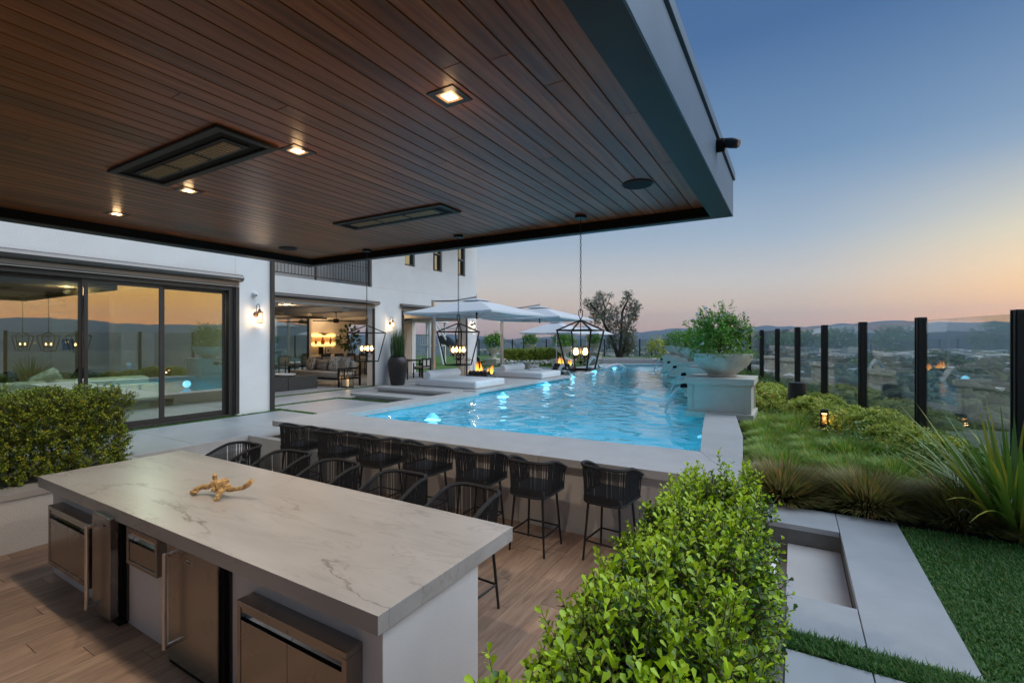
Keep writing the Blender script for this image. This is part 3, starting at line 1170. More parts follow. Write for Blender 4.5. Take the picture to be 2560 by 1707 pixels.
for k in range(6):
    MB().box(-14.8, -9.9, 19.2 + k * 1.0, 19.85 + k * 1.0, .55, .635).thing('stepping_slab', paver_m, 'long pale stepping slab laid in the lawn behind the daybeds', 'paving slab', group='stepping slabs in the lawn')


def turf(name, rects, dens, L, W, parentz=.61):
    Bs = []
    for x0, x1, y0, y1, z in rects:
        n = int((x1 - x0) * (y1 - y0) * dens)
        Bs.append(np.stack([rng.uniform(x0, x1, n), rng.uniform(y0, y1, n), np.full(n, z)], 1))
    B = np.concatenate(Bs)
    n = len(B)
    D = np.stack([rng.normal(0, .45, n), rng.normal(0, .45, n), np.ones(n)], 1)
    V, F, stt = blades(B, D, L * rng.uniform(.6, 1.25, n), W, rng.uniform(.1, .6, n), K=2)
    y = np.repeat((rng.random(n) < .07) * rng.random(n), stt)
    o = np_part(name, V, F, turf_leaf, kind='stuff', attr=y)
    return tag(o, None)


tag(turf('turf_grass', [(-.04, .78, 2.885, 3.065, .6125)], 30000, .055, .0055), 'narrow green turf strip crossing the grey pavers', 'grass')
tag(turf('lawn_grass', [(.79, 3.4, 2.2, 5.33, .585)], 14500, .045, .0075), 'short dense green lawn beside the pale path', 'grass')
tag(turf('joint_grass', [(-10.19, -10.065, 2.4, 6.68, .612), (-10.35, -8.955, 6.685, 6.815, .612), (-10.925, -10.775, 6.7, 9.0, .612), (-12.655, -12.485, 7, 12.0, .612), (-10.775, -7.55, 8.865, 9.02, .612)], 6500, .045, .009), 'green turf joints between the terrace pavers', 'grass')

struct(MB().prism([(6, -18), (3.0, 3.2), (-9.2, 46.8), (-36, 36.8), (-48, -18)], -.9, -.6), 'ground', soil_m)  # unseen slab added under the plot to block sky light from below

# ------------------------------------------------------------------ pavilion roof
RX0, RX1, RY0, RY1 = -6.75, -.50, -2.9, 4.98
CEIL = 3.50
pav = thing('pavilion', 'dark wood-lined flat pavilion roof with grey metal fascia over the kitchen', 'pavilion', (-3.6, 0, 0))
MB().box(RX0 + .01, RX1 - .012, RY0, RY1 - .012, 3.53, 3.76).build('roof_deck', black_m, pav)
fb = MB()
fb.box(RX1 - .010, RX1, RY0, RY1, 3.40, 3.735)
fb.box(RX0, RX1 - .011, RY1 - .010, RY1, 3.40, 3.735)
fb.box(RX0, RX0 + .010, RY0, RY1 - .011, 3.40, 3.735)
fb.build('fascia', fascia_m, pav)
cb = MB()
cb.box(RX1 - .02, RX1 + .018, RY0, RY1 + .018, 3.745, 3.82)
cb.box(RX0 - .018, RX1 - .021, RY1 - .02, RY1 + .018, 3.745, 3.82)
cb.box(RX0 - .018, RX0 + .02, RY0, RY1 - .021, 3.745, 3.82)
cb.build('roof_cap', fascia_m, pav, bevel=.003)
SW = .19
sb = MB()
sb.box(RX1 - SW, RX1 - .011, RY0, RY1 - .011, 3.402, 3.412)
sb.box(RX0 + SW, RX1 - SW - .001, RY1 - .09, RY1 - .011, 3.402, 3.412)
sb.box(RX0 + .011, RX0 + SW, RY0, RY1 - .011, 3.402, 3.412)
sb.build('soffit', soffit_m, pav)
ub = MB()
ub.box(RX1 - SW - .004, RX1 - SW + .004, RY0, RY1 - .09, 3.413, 3.53)
ub.box(RX0 + SW - .004, RX0 + SW + .004, RY0, RY1 - .09, 3.413, 3.53)
ub.box(RX0 + SW, RX1 - SW, RY1 - .098, RY1 - .09, 3.413, 3.53)
ub.build('reveal', black_m, pav)
# wood ceiling: tongue and groove boards, each its own piece
bw = .1165
bx = RX0 + SW + .006
row = 0
meshes = {}
while bx < RX1 - SW - .02:
    w = min(bw, RX1 - SW - .006 - bx)
    ycuts = [-2.9] + sorted(random.uniform(-1.5, 4.2) for _ in range(2 if row % 3 else 1)) + [RY1 - .099]
    if len(ycuts) == 4 and ycuts[2] - ycuts[1] < .5:
        ycuts.pop(2)
    for y0, y1 in zip(ycuts[:-1], ycuts[1:]):
        o = MB().box(0, w - .0065, 0, y1 - y0 - .002, 0, .02).build('ceiling_board', ceil_m, pav, bevel=.002, world=False, segs=1)
        o.location = (bx + 3.6, y0, CEIL)
    bx += bw
    row += 1
MB().box(RX0, RX1 - .02, RY0 - .25, RY0 - .005, 0, 3.8).build('rear_wall', mat('taupe_plaster', (.30, .25, .22), .8, var=.06, bump=.1), pav)


# downlights
def make_downlight(i, x, y, label):
    t = thing('downlight', label, 'ceiling light', (x, y, CEIL), group='square ceiling downlights')
    h = .085
    f = MB()
    for a, b, c, d in ((-h, h, -h, -.052), (-h, h, .052, h), (-h, -.052, -.052, .052), (.052, h, -.052, .052)):
        f.box(x + a, x + b, y + c, y + d, CEIL - .005, CEIL - .001)
    f.build('trim', dark_metal, t)
    r = MB()
    q = .052
    for s in range(4):
        c0 = [(-q, -q), (q, -q), (q, q), (-q, q)]
        a, b = c0[s], c0[(s + 1) % 4]
        r.add([(x + a[0], y + a[1], CEIL - .0045), (x + b[0], y + b[1], CEIL - .0045), (x + b[0] * .62, y + b[1] * .62, CEIL - .0015), (x + a[0] * .62, y + a[1] * .62, CEIL - .0015)], [(0, 1, 2, 3)])
    r.build('reflector', rosy_trim, t)
    MB().box(x - .031, x + .031, y - .031, y + .031, CEIL - .004, CEIL - .0005).build('lens', downlight_m, t)
    point_light('lamp', (x, y, CEIL - .03), 72, (1, .83, .64), .035, t, spot=128)
    point_light('added_halo_light', (x, y, CEIL - .036), .45, (1, .62, .30), .032, t)  # extra weak light added under the lens for a warm halo on the boards


for i, (x, y, lb) in enumerate(((-1.55, 1.98, 'brightest square downlight, nearest the right roof edge'), (-2.88, 2.03, 'square downlight just right of the large near heater'),
                                (-4.45, 2.10, 'square downlight just left of the large near heater corner'), (-5.9, 2.12, 'square downlight nearest the left roof edge'))):
    make_downlight(i, x, y, lb)


def make_heater(x0, x1, y0, y1, label):
    t = thing('patio_heater', label, 'heater', ((x0 + x1) / 2, (y0 + y1) / 2, CEIL), group='recessed ceiling heaters')
    f = MB()
    b = .05
    for a in ((x0, x1, y0, y0 + b), (x0, x1, y1 - b, y1), (x0, x0 + b, y0 + b, y1 - b), (x1 - b, x1, y0 + b, y1 - b)):
        f.box(*a, CEIL - .02, CEIL - .001)
    f.build('frame', mat('heater_frame', (.022, .022, .023), .6), t, bevel=.004)
    MB().box(x0 + b, x1 - b, y0 + b, y1 - b, CEIL - .006, CEIL - .0012).build('back_panel', black_m, t)
    yc = (y0 + y1) / 2
    hb = MB()
    hb.box(x0 + .14, x1 - .14, yc - .085, yc + .085, CEIL - .016, CEIL - .0065)
    hb.build('housing', mat('heater_housing', (.012, .012, .012), .6), t, bevel=.003)
    w = (x1 - x0 - .28 - .12) / 3
    for k in range(3):
        a = x0 + .17 + k * (w + .03)
        rf = MB().box(a, a + w - .02, yc - .055, yc + .055, CEIL - .018, CEIL - .0165).build('reflector', heater_gold, t)
        g = MB()
        for j in range(9):
            xx = a + (w - .02) * j / 8
            g.box(xx - .0015, xx + .0015, yc - .06, yc + .06, CEIL - .028, CEIL - .025)
        for j in range(5):
            yy = yc - .055 + .11 * j / 4
            g.box(a, a + w - .02, yy - .0015, yy + .0015, CEIL - .0249, CEIL - .022)
        g.build('grille', mat('heater_wire', (.30, .26, .20), .3, metal=1), t)
        if k < 2:
            s = MB()
            for j in range(8):
                s.obox((a + w + .004, yc - .07 + .02 * j, CEIL - .018), (.03, .006, .003), .6)
            s.build('louvre', dark_metal, t)


make_heater(-4.43, -2.93, 1.53, 1.93, 'large near recessed triple heater in the wood ceiling')
make_heater(-4.33, -2.83, 3.48, 3.80, 'farther recessed triple heater above the pool bar stools')
for x, y, lb in ((-1.10, 3.87, 'round black ceiling speaker near the roof corner'), (-6.05, 4.12, 'round black ceiling speaker at the left front of the roof')):
    t = thing('ceiling_speaker', lb, 'speaker', (x, y, CEIL), group='round ceiling speakers')
    MB().lathe([(.118, -.012), (.124, -.006), (.124, -.001)], (x, y, CEIL), 40).build('rim', dark_metal, t, smooth=True)
    MB().lathe([(.001, -.0145), (.108, -.0135), (.112, -.0125)], (x, y, CEIL), 40).build('grille', black_m, t)


# hanging lanterns
def make_lantern(label):
    t = thing('hanging_lantern', label, 'pendant light', (0, 0, CEIL), group='open-frame lanterns hanging from the roof')
    Z = lambda z: z - 0
    MB().lathe([(.058, CEIL - .03), (.06, CEIL - .028), (.06, CEIL - .001)], (0, 0, 0), 28).build('ceiling_rose', dark_metal, t, smooth=True)
    zt, zb, zr, za = 2.335, 1.925, 2.325, 2.425
    ch = MB()
    z = CEIL - .03
    k = 0
    while z > 2.53:
        M = Matrix.Rotation(0 if k % 2 else rad(90), 3, 'Z')
        pts = []
        for j in range(12):
            a = 2 * math.pi * j / 12
            pts.append(M @ Vector((.0085 * math.cos(a), 0, .021 * math.sin(a))) + Vector((0, 0, z - .021)))
        ch.tube(pts, .0026, 5, closed=True)
        z -= .0355
        k += 1
    ch.build('chain', dark_metal, t, smooth=True)
    lp = MB()
    pts = [(.02, 0, 2.53), (.02, 0, 2.475), (.008, 0, 2.45), (-.008, 0, 2.45), (-.02, 0, 2.475), (-.02, 0, 2.53), (0, 0, 2.54)]
    lp.tube(pts, .005, 6, closed=True)
    lp.tube([(0, 0, 2.452), (0, 0, 2.41)], .008, 8)
    lp.build('loop', dark_metal, t, smooth=True)
    f = MB()
    a, b, th = .182, .110, .014

    def bar(p, q):
        p, q = Vector(p), Vector(q)
        d = q - p
        M = d.to_track_quat('Z', 'X').to_matrix()
        f.obox((p + q) / 2, (th, th, d.length + th * .6), M=M)
    ct = [(-a, -a), (a, -a), (a, a), (-a, a)]
    for i in range(4):
        x, y = ct[i]
        x2, y2 = ct[(i + 1) % 4]
        s = b / a
        bar((x, y, zr), (x2, y2, zr))
        bar((x * s, y * s, zb), (x2 * s, y2 * s, zb))
        bar((x, y, zr), (x * s, y * s, zb))
        bar((x * .06, y * .06, za), (x, y, zr))
    f.build('frame', dark_metal, t)
    MB().tube([(0, 0, 2.42), (0, 0, 2.0)], .0045, 8).build('stem', dark_metal, t)
    hb = MB()
    hb.lathe([(.004, 1.972), (.012, 1.985), (.022, 1.995), (.022, 2.01), (.008, 2.02)], (0, 0, 0), 16)
    for i in range(4):
        an = rad(45 + 90 * i + 12)
        c, s = math.cos(an), math.sin(an)
        hb.tube([(c * .015, s * .015, 2.0), (c * .045, s * .045, 1.99), (c * .066, s * .066, 2.01), (c * .068, s * .068, 2.035)], .0035, 6)
        hb.lathe([(.040, 2.034), (.041, 2.037), (.041, 2.041)], (c * .068, s * .068, 0), 20)
        hb.lathe([(.012, 2.04), (.012, 2.075)], (c * .068, s * .068, 0), 12)
    hb.build('candle_arms', dark_metal, t, smooth=True)
    for i in range(4):
        an = rad(45 + 90 * i + 12)
        c, s = math.cos(an) * .068, math.sin(an) * .068
        n0 = MB()
        n = 24
        vs = [(c + .0385 * math.cos(2 * math.pi * k / n), s + .0385 * math.sin(2 * math.pi * k / n), zz) for zz in (2.042, 2.172) for k in range(n)]
        n0.add(vs, [(k, (k + 1) % n, n + (k + 1) % n, n + k) for k in range(n)])
        n0.build('glass_shade', bulbglass_m, t, smooth=True)
        MB().lathe([(.004, 2.074), (.014, 2.086), (.0175, 2.102), (.011, 2.128), (.001, 2.146)], (c, s, 0), 12).build('bulb', bulb_m, t, smooth=True)
    return t


ln = make_lantern('left and farthest of the three hanging lanterns, before the patio opening')
ln.location = (-5.2, 4.76, CEIL)
copy_tree(ln, (-3.52, 4.67, CEIL), label='middle hanging lantern, in front of the first white umbrella')
copy_tree(ln, (-1.885, 4.57, CEIL), label='right and nearest hanging lantern, over the blue pool')

# camera on the fascia
sc_ = thing('security_camera', 'black security camera on the grey roof fascia', 'camera', (-.5, 3.86, 3.68))
AX = Matrix.Rotation(rad(90), 3, 'Y')
MB().lathe([(.047, 0), (.049, .006), (.049, .05), (.043, .056)], (-.50, 3.86, 3.68), 28, AX).build('base', black_m, sc_, smooth=True)
AY = Vector((.75, -.25, -.28)).to_track_quat('Z', 'Y').to_matrix()
MB().lathe([(.032, -.03), (.035, 0), (.037, .04), (.035, .08), (.028, .092)], (-.43, 3.85, 3.685), 24, AY).build('housing', post_m, sc_, smooth=True)
MB().lathe([(.022, .091), (.024, .094), (.022, .096)], (-.43, 3.85, 3.685), 24, AY).build('lens', mat('lens_plate', (.16, .16, .16), .2), sc_, smooth=True)

# ------------------------------------------------------------------ kitchen island
isl = thing('kitchen_island', 'white outdoor kitchen island with a thick veined stone top', 'kitchen island', (-3.95, 2.2, 0))
MB().box(-6.12, -1.745, 1.70, 2.52, 0, .819).build('base', mat('island_plaster', (.72, .71, .71), .75, var=.03, bump=.12, bscale=110), isl)
MB().box(-6.25, -1.70, 1.625, 2.885, .822, .92).build('countertop', ctop_m, isl, bevel=.003)


def door_cabinet(x0, x1, z0, z1, label):
    t = thing('access_cabinet', label, 'cabinet', ((x0 + x1) / 2, 1.66, z0), group='stainless double-door cabinets in the island')
    y = 1.595
    f = MB()
    b = .035
    f.box(x0, x1, y, 1.70, z1 - b, z1)
    f.box(x0, x1, y, 1.70, z0, z0 + b)
    f.box(x0, x0 + b, y, 1.70, z0 + b, z1 - b)
    f.box(x1 - b, x1, y, 1.70, z0 + b, z1 - b)
    f.build('frame', steel_m, t, bevel=.003)
    xm = (x0 + x1) / 2
    MB().box(x0 + b, x1 - b, 1.672, 1.698, z0 + b, z1 - b).build('recess', black_m, t)
    for a, c in ((x0 + b + .003, xm - .002), (xm + .002, x1 - b - .003)):
        d = MB().box(a, c, y + .004, y + .03, z0 + b + .003, z1 - b - .075).build('door', steel_m, t, bevel=.002)
        h = MB()
        h.box(a, c, y + .006, y + .014, z1 - b - .028, z1 - b - .004)
        h.add([(a, y + .03, z1 - b - .0745), (c, y + .03, z1 - b - .0745), (c, y + .07, z1 - b - .03), (a, y + .07, z1 - b - .03)], [(0, 1, 2, 3)])
        h.build('handle', steel_m, d, bevel=.001)


door_cabinet(-5.87, -4.965, .19, .72, 'far left stainless double-door cabinet in the island front')
door_cabinet(-2.83, -1.885, .09, .70, 'near right stainless double-door cabinet in the island front')


def bar_handle(t, x, y0, y1, z0, z1):
    h = MB()
    h.tube([(x, y0, z0), (x, y0, z1)], .013, 14)
    h.box(x - .011, x + .011, y0 - .006, y1, z1 - .03, z1 - .004)
    h.box(x - .011, x + .011, y0 - .006, y1, z0 + .004, z0 + .03)
    return h.build('handle', chrome_m, t, bevel=.002)


def fridge(x0, x1, z0, z1, y, label, hx, rz=0.):
    t = thing('refrigerator', label, 'refrigerator', ((x0 + x1) / 2, 1.66, 0), group='stainless refrigerators in the island', rz=0)
    MB().box(x0 - .01, x1 + .05, 1.685, 1.705, .02, .80).build('body', mat('fridge_body', (.10, .095, .09), .4, metal=.8), t)
    MB().box(x0 + .01, x1 + .03, 1.655, 1.684, z0 + .03, z1 - .03).build('gasket', black_m, t)
    MB().box(x0, x1, y, 1.654, z0, z1).build('door', steel_m, t, bevel=.006)
    MB().box(x0, x1 + .03, 1.64, 1.70, .0, z0 - .01).build('kick_plate', black_m, t)
    bar_handle(t, hx, y - .06, y, z0 + .12 if x1 > -4 else z0 + .05, z1 - .07)
    bz = z1 - .12 if x1 > -4 else z1 - .07
    bx0 = x0 + .25 if x1 > -4 else x1 - .11
    MB().box(bx0, bx0 + .075, y - .003, y - .0005, bz, bz + .02).build('badge', chrome_m, t, bevel=.001)
    lt = MB()
    for k in range(5):
        lt.box(bx0 + .010 + k * .012, bx0 + .017 + k * .012, y - .0042, y - .0032, bz + .005, bz + .015)
    lt.build('badge_marks', black_m, t)


fridge(-4.88, -4.555, .055, .84, 1.59, 'narrow stainless refrigerator next to the far left cabinet', -4.80)
fridge(-3.73, -3.11, .03, .865, 1.63, 'wide stainless refrigerator in the middle of the island', -3.64)
dr = thing('drawer', 'small stainless drawer between the two refrigerators', 'drawer', (-4.14, 1.66, .53))
f = MB()
for q in ((-4.385, -3.905, .775, .81), (-4.385, -3.905, .53, .56), (-4.385, -4.355, .56, .775), (-3.935, -3.905, .56, .775)):
    f.box(q[0], q[1], 1.635, 1.70, q[2], q[3])
f.build('frame', steel_m, dr, bevel=.003)
d = MB().box(-4.352, -3.938, 1.642, 1.665, .563, .70).build('front', steel_m, dr, bevel=.002)
h = MB()
h.box(-4.352, -3.938, 1.645, 1.652, .752, .772)
h.add([(-4.35, 1.665, .701), (-3.94, 1.665, .701), (-3.94, 1.699, .748), (-4.35, 1.699, .748)], [(0, 1, 2, 3)])
h.build('handle', chrome_m, d)

# driftwood ornament on the counter
dw = MB()


def limb(pts, rs, k=3):
    P, Q = [], []
    pts = [Vector(p) for p in pts]
    for i in range(len(pts) - 1):
        for j in range(k):
            t = j / k
            p = pts[i].lerp(pts[i + 1], t)
            jit = Vector((random.uniform(-1, 1), random.uniform(-1, 1), random.uniform(-1, 1))) * rs[i] * .22
            P.append(p + jit)
            Q.append((rs[i] * (1 - t) + rs[i + 1] * t) * random.uniform(.82, 1.22))
    P.append(pts[-1])
    Q.append(rs[-1])
    dw.tube(P, Q, 9)


Cx, Cy, Cz = -4.13, 2.19, .92
limb([(Cx - .10, Cy, Cz + .085), (Cx - .02, Cy - .01, Cz + .10), (Cx + .05, Cy, Cz + .105), (Cx + .10, Cy + .01, Cz + .085)], [.025, .042, .046, .03], 4)
limb([(Cx - .09, Cy, Cz + .09), (Cx - .14, Cy - .02, Cz + .07), (Cx - .20, Cy - .05, Cz + .062), (Cx - .235, Cy - .08, Cz + .03), (Cx - .25, Cy - .10, Cz + .020)], [.022, .020, .019, .023, .019])
limb([(Cx - .24, Cy - .08, Cz + .03), (Cx - .20, Cy - .10, Cz + .021)], [.02, .014])
limb([(Cx - .095, Cy, Cz + .09), (Cx - .10, Cy + .01, Cz + .14), (Cx - .095, Cy + .01, Cz + .165)], [.024, .018, .017])
limb([(Cx - .10, Cy + .01, Cz + .135), (Cx - .125, Cy + .02, Cz + .17)], [.014, .010])
limb([(Cx + .07, Cy - .02, Cz + .08), (Cx + .085, Cy - .05, Cz + .05), (Cx + .095, Cy - .07, Cz + .022), (Cx + .085, Cy - .085, Cz + .012)], [.026, .018, .02, .013])
limb([(Cx + .08, Cy + .01, Cz + .08), (Cx + .14, Cy + .05, Cz + .07), (Cx + .20, Cy + .08, Cz + .085), (Cx + .25, Cy + .10, Cz + .125), (Cx + .275, Cy + .11, Cz + .145)], [.026, .018, .018, .020, .021])
limb([(Cx + .01, Cy - .03, Cz + .085), (Cx + .01, Cy - .05, Cz + .055)], [.026, .024])
limb([(Cx + .05, Cy + .02, Cz + .12), (Cx + .06, Cy + .02, Cz + .15)], [.03, .016])
dw.thing('driftwood', driftwood_m, 'knotted bleached driftwood branch standing on the stone island top', 'driftwood', smooth=True)


# ------------------------------------------------------------------ bar stools
def make_stool():
    t = thing('bar_stool', '', 'bar stool', (0, 0, 0))
    # tub outline seen from above: open at +y, back at -y
    def outline(s, n=40):
        pts = []
        a, b, r = .225 * s, .245, .13
        path = [(a, b)]
        for k in range(9):
            an = rad(0 - 90 * k / 8)
            path.append((a - r + r * math.cos(an), -b + r + r * math.sin(an)))
        for k in range(9):
            an = rad(-90 - 90 * k / 8)
            path.append((-a + r + r * math.cos(an), -b + r + r * math.sin(an)))
        path.append((-a, b))
        P = [Vector((x, y, 0)) for x, y in path]
        L = [0]
        for i in range(1, len(P)):
            L.append(L[-1] + (P[i] - P[i - 1]).length)
        for k in range(n):
            q = L[-1] * k / (n - 1)
            i = max(j for j in range(len(L)) if L[j] <= q + 1e-9)
            i = min(i, len(P) - 2)
            u = (q - L[i]) / (L[i + 1] - L[i] + 1e-9)
            pts.append(P[i].lerp(P[i + 1], u))
        return pts
    top = outline(1.10)
    bot = outline(.98)
    zt = [.965 - .13 * max(0, (p.y + .10) / .345) ** 1.4 for p in top]
    rim = [Vector((p.x, p.y, z)) for p, z in zip(top, zt)]
    MB().tube(rim, .017, 8).build('top_rail', rope_m, t, smooth=True)
    rp = MB()
    n = len(top)
    for i in range(n):
        for s in (-.66, .0, .66):
            j = min(max(i + s * .5, 0), n - 1)
            i0 = int(math.floor(j))
            u = j - i0
            i1 = min(i0 + 1, n - 1)
            A = top[i0].lerp(top[i1], u)
            B = bot[i0].lerp(bot[i1], u)
            if random.random() < .13:
                continue
            z0 = zt[i0] * (1 - u) + zt[i1] * u
            rp.tube([(A.x, A.y, z0 - .005), (A.x * .3 + B.x * .7, A.y * .3 + B.y * .7, .78 + random.uniform(-.02, .02)), (B.x, B.y, .605)], .0046, 4)
    rp.build('rope_weave', rope_m, t, kind='stuff')
    MB().tube([Vector((p.x, p.y, .607)) for p in bot], .012, 6).build('lower_rail', rope_m, t, smooth=True)
    lo = MB()
    for i in range(n - 1):
        A, B = bot[i], bot[i + 1]
        lo.add([(A.x, A.y, .60), (B.x, B.y, .60), (B.x * 1.01, B.y * 1.01, .685), (A.x * 1.01, A.y * 1.01, .685)], [(0, 1, 2, 3)])
    lo.build('seat_band', rope_m, t)
    MB().box(-.205, .205, -.215, .235, .60, .675).build('seat', mat('charcoal_cushion', (.022, .022, .025), .9, var=.2, bump=.2), t, bevel=.02)
    feet = {}
    for sx in (-1, 1):
        for sy in (-1, 1):
            p = Vector((sx * .165, sy * .165, .60))
            q = Vector((sx * .205, sy * .208, 0))
            feet[(sx, sy)] = (p, q)
            MB().tube([p, q], [.0135, .0115], 8).build('leg', leg_m, t, smooth=True)
    at = lambda k, z: feet[k][1].lerp(feet[k][0], z / .6)
    for a, b in (((-1, -1), (1, -1)), ((1, -1), (1, 1)), ((1, 1), (-1, 1)), ((-1, 1), (-1, -1))):
        MB().tube([at(a, .20), at(b, .20)], .010, 6).build('foot_rail', leg_m, t, smooth=True)
    return t


proto = make_stool()
lab_bar = ['at the pool bar nearest the foreground hedge, farthest right', 'second woven stool from the right at the pool bar, its four legs in view',
           'third woven stool from the right at the pool bar, legs behind the island corner', 'fourth and middle woven stool of the seven at the pool bar',
           'fifth woven stool from the right at the pool bar', 'sixth woven stool from the right at the pool bar',
           'leftmost woven stool at the pool bar, under the end of the counter']
pos = [(-1.62, 4.72, -5), (-2.40, 4.56, 0), (-3.14, 4.58, 2), (-3.95, 4.57, -2), (-4.72, 4.56, 2), (-5.53, 4.56, 0), (-6.37, 4.56, 3)]
for k, (x, y, a) in enumerate(pos):
    if k == 0:
        o = proto
        o.location = (x, y, 0)
        o.rotation_euler = (0, 0, rad(a))
        o['label'] = 'woven black stool ' + lab_bar[0]
    else:
        o = copy_tree(proto, (x, y, 0), rad(a), label=lab_bar[k])
    o['group'] = 'black rope stools along the pool bar'
lab_isl = ['black tub stool nearest the right end of the island', 'second black tub stool from the right behind the island', 'middle black tub stool of the five behind the island',
           'fourth black tub stool from the right behind the island', 'farthest left black tub stool behind the island']
for k, x in enumerate((-2.33, -3.13, -4.0, -4.79, -5.68)):
    o = copy_tree(proto, (x, 3.16 + .02 * (k % 2), 0), rad(180 + (-3, 2, -2, 3, 0)[k]), label=lab_isl[k])
    o['group'] = 'black rope stools behind the island'

# ------------------------------------------------------------------ house
HX, H2 = -10.2, -12.6
hs = thing('house', 'white two-storey stucco house with wide openings along the terrace', 'house', (-14, 8, .62))
w = MB()
# front wing wall with the sliding door opening (y -3.0..5.72, z .62..3.42)
w.box(HX - .28, HX, -7, -3.0, .3, 7.6)
w.box(HX - .28, HX, -3.0, 5.72, 3.42, 7.6)
w.box(HX - .28, HX, 5.72, 6.58, .3, 7.6)
w.box(H2 - .28, HX - .281, 6.34, 6.58, .3, 7.6)
# recessed wing: patio openings 7.05..11.8 and 13.3..17.25 ; balcony above the first
w.box(H2 - .28, H2, 6.581, 7.05, .3, 4.05)
w.box(H2 - .28, H2, 7.05, 11.8, 3.31, 4.05)
w.box(H2 - .28, H2, 11.8, 13.3, .3, 4.05)
w.box(H2 - .28, H2, 13.3, 17.25, 3.31, 4.05)
w.box(H2 - .28, H2, 17.25, 18.1, .3, 4.05)
wy = [(13.40, 13.95), (15.03, 15.60), (16.70, 17.22)]
zb, zt = 5.03, 6.55
w.box(H2 - .28, H2, 11.77, 18.1, 4.051, zb)
w.box(H2 - .28, H2, 11.77, 18.1, zt, 7.6)
e = [11.77] + [v for p in wy for v in p] + [18.1]
for i in range(0, len(e), 2):
    w.box(H2 - .28, H2, e[i], e[i + 1], zb, zt)
w.box(-14.6, H2 - .281, 11.77, 12.0, 4.051, 7.6)          # balcony end wall
w.box(-14.9, -14.6, 6.58, 7.2, 4.051, 7.6)
w.box(-14.9, -14.6, 9.0, 12.0, 4.051, 7.6)
w.box(-14.9, -14.6, 7.2, 9.0, 6.3, 7.6)
# end wall of the house with an opening
w.box(-13.0, H2 - .281, 17.82, 18.1, .3, 7.6)
w.box(-16.3, -13.0, 17.82, 18.1, 3.1, 7.6)
w.box(-19.4, -16.3, 17.82, 18.1, .3, 7.6)
w.build('wall', stucco, hs, bevel=.006)
MB().box(-19.8, HX - .02, -7, 18.0, 7.602, 7.75).build('roof', mat('flat_roof', (.4, .4, .4), .8), hs)
MB().box(-19.3, H2 - .285, 6.6, 17.8, 3.36, 3.60).build('patio_ceiling', mat('patio_ceiling', (.42, .41, .40), .8, var=.03), hs)
pb = MB()
for k in range(4):
    pb.box(-19.2, H2 - .3, 8.2 + 2.6 * k, 8.45 + 2.6 * k, 3.18, 3.357)
pb.build('ceiling_beam', mat('patio_ceiling', (.42, .41, .40)), hs)
MB().box(-14.6, H2 - .281, 6.6, 11.76, 4.0, 4.04).build('balcony_floor', paver_m, hs)
# patio room back: inner glass wall on the left, warm bar wall on the right
b2 = MB()
b2.box(-19.5, -19.2, 12.9, 16.4, .62, 3.36)
b2.box(-19.5, -17.36, 12.75, 12.9, .62, 3.36)
b2.box(-19.5, -19.2, 16.4, 17.8, 3.0, 3.36)
b2.build('patio_back_wall', mat('patio_plaster', (.62, .57, .50), .8, var=.05, bump=.1), hs)
MB().box(-19.3, -12.9, 6.585, 6.6, .62, 3.36).build('patio_side_wall', stucco_warm, hs)
MB().box(-16.6, -16.32, 15.9, 17.81, .62, 3.36).build('inner_pier', stucco_warm, hs)
MB().box(-12.99, -12.885, 17.2, 17.815, .62, 3.1).build('pier_lining', stucco_warm, hs)

# living room behind the sliding doors
lr = MB()
lr.box(-17.3, -17.1, -7, 6.33, .55, 3.6)
lr.box(-17.1, -10.49, -7.0, -6.8, .55, 3.6)
lr.box(-17.1, -10.49, 6.2, 6.335, .55, 3.6)
lr.build('living_room_wall', mat('living_wall', (.36, .29, .22), .8, var=.04), hs)
MB().box(-17.1, -10.36, -6.8, 6.2, .56, .618).build('living_room_floor', mat('living_floor', (.42, .41, .40), .35, var=.08), hs)
MB().box(-17.1, -10.49, -6.8, 6.2, 3.46, 3.6).build('living_room_ceiling', mat('living_ceiling', (.30, .25, .20), .8), hs)
cbm = MB()
for k in range(5):
    cbm.box(-17.0, -10.6, -5 + 2.4 * k, -4.75 + 2.4 * k, 3.3, 3.457)
cbm.build('coffer_beam', mat('living_ceiling', (.5, .43, .36)), hs)
wl = MB()
for y0, y1 in ((2.2, 2.9), (2.95, 3.65), (4.7, 5.5)):
    wl.box(-17.099, -17.06, y0, y1, .65, 2.95)
wl.build('wall_panel', mat('panel_paint', (.42, .36, .28), .5), hs)
MB().box(-17.097, -16.9, 1.1, 1.75, 1.55, 2.25).build('wall_oven', steel_m, hs)
MB().box(-16.898, -16.89, 1.16, 1.69, 1.62, 2.02).build('oven_window', mat('dark_glass', (.01, .012, .015), .08), hs)
MB().box(-17.058, -17.04, 4.92, 5.16, 1.95, 2.25).build('wall_screen', mat('screen', (.02, .025, .03), .1), hs)
MB().box(-15.2, -14.9, 5.3, 6.19, .62, 3.4).build('inner_partition', mat('living_wall', (.6, .5, .4)), hs)
for k, (x, y) in enumerate(((-10.8, .3), (-10.8, 2.4), (-10.8, 4.4), (-14.6, 1.8), (-14.6, 4.3))):  # the row nearest the glass is added to brighten the sofa back
    MB().lathe([(.001, 3.455), (.05, 3.4555), (.055, 3.459)], (x, y, 0), 16).build('ceiling_light_disc', downlight_m, hs)
    point_light('lamp', (x, y, 3.35), 120 if k < 3 else 22, (.80, 1.0, .96) if k < 3 else (1, .72, .42), .06, hs)
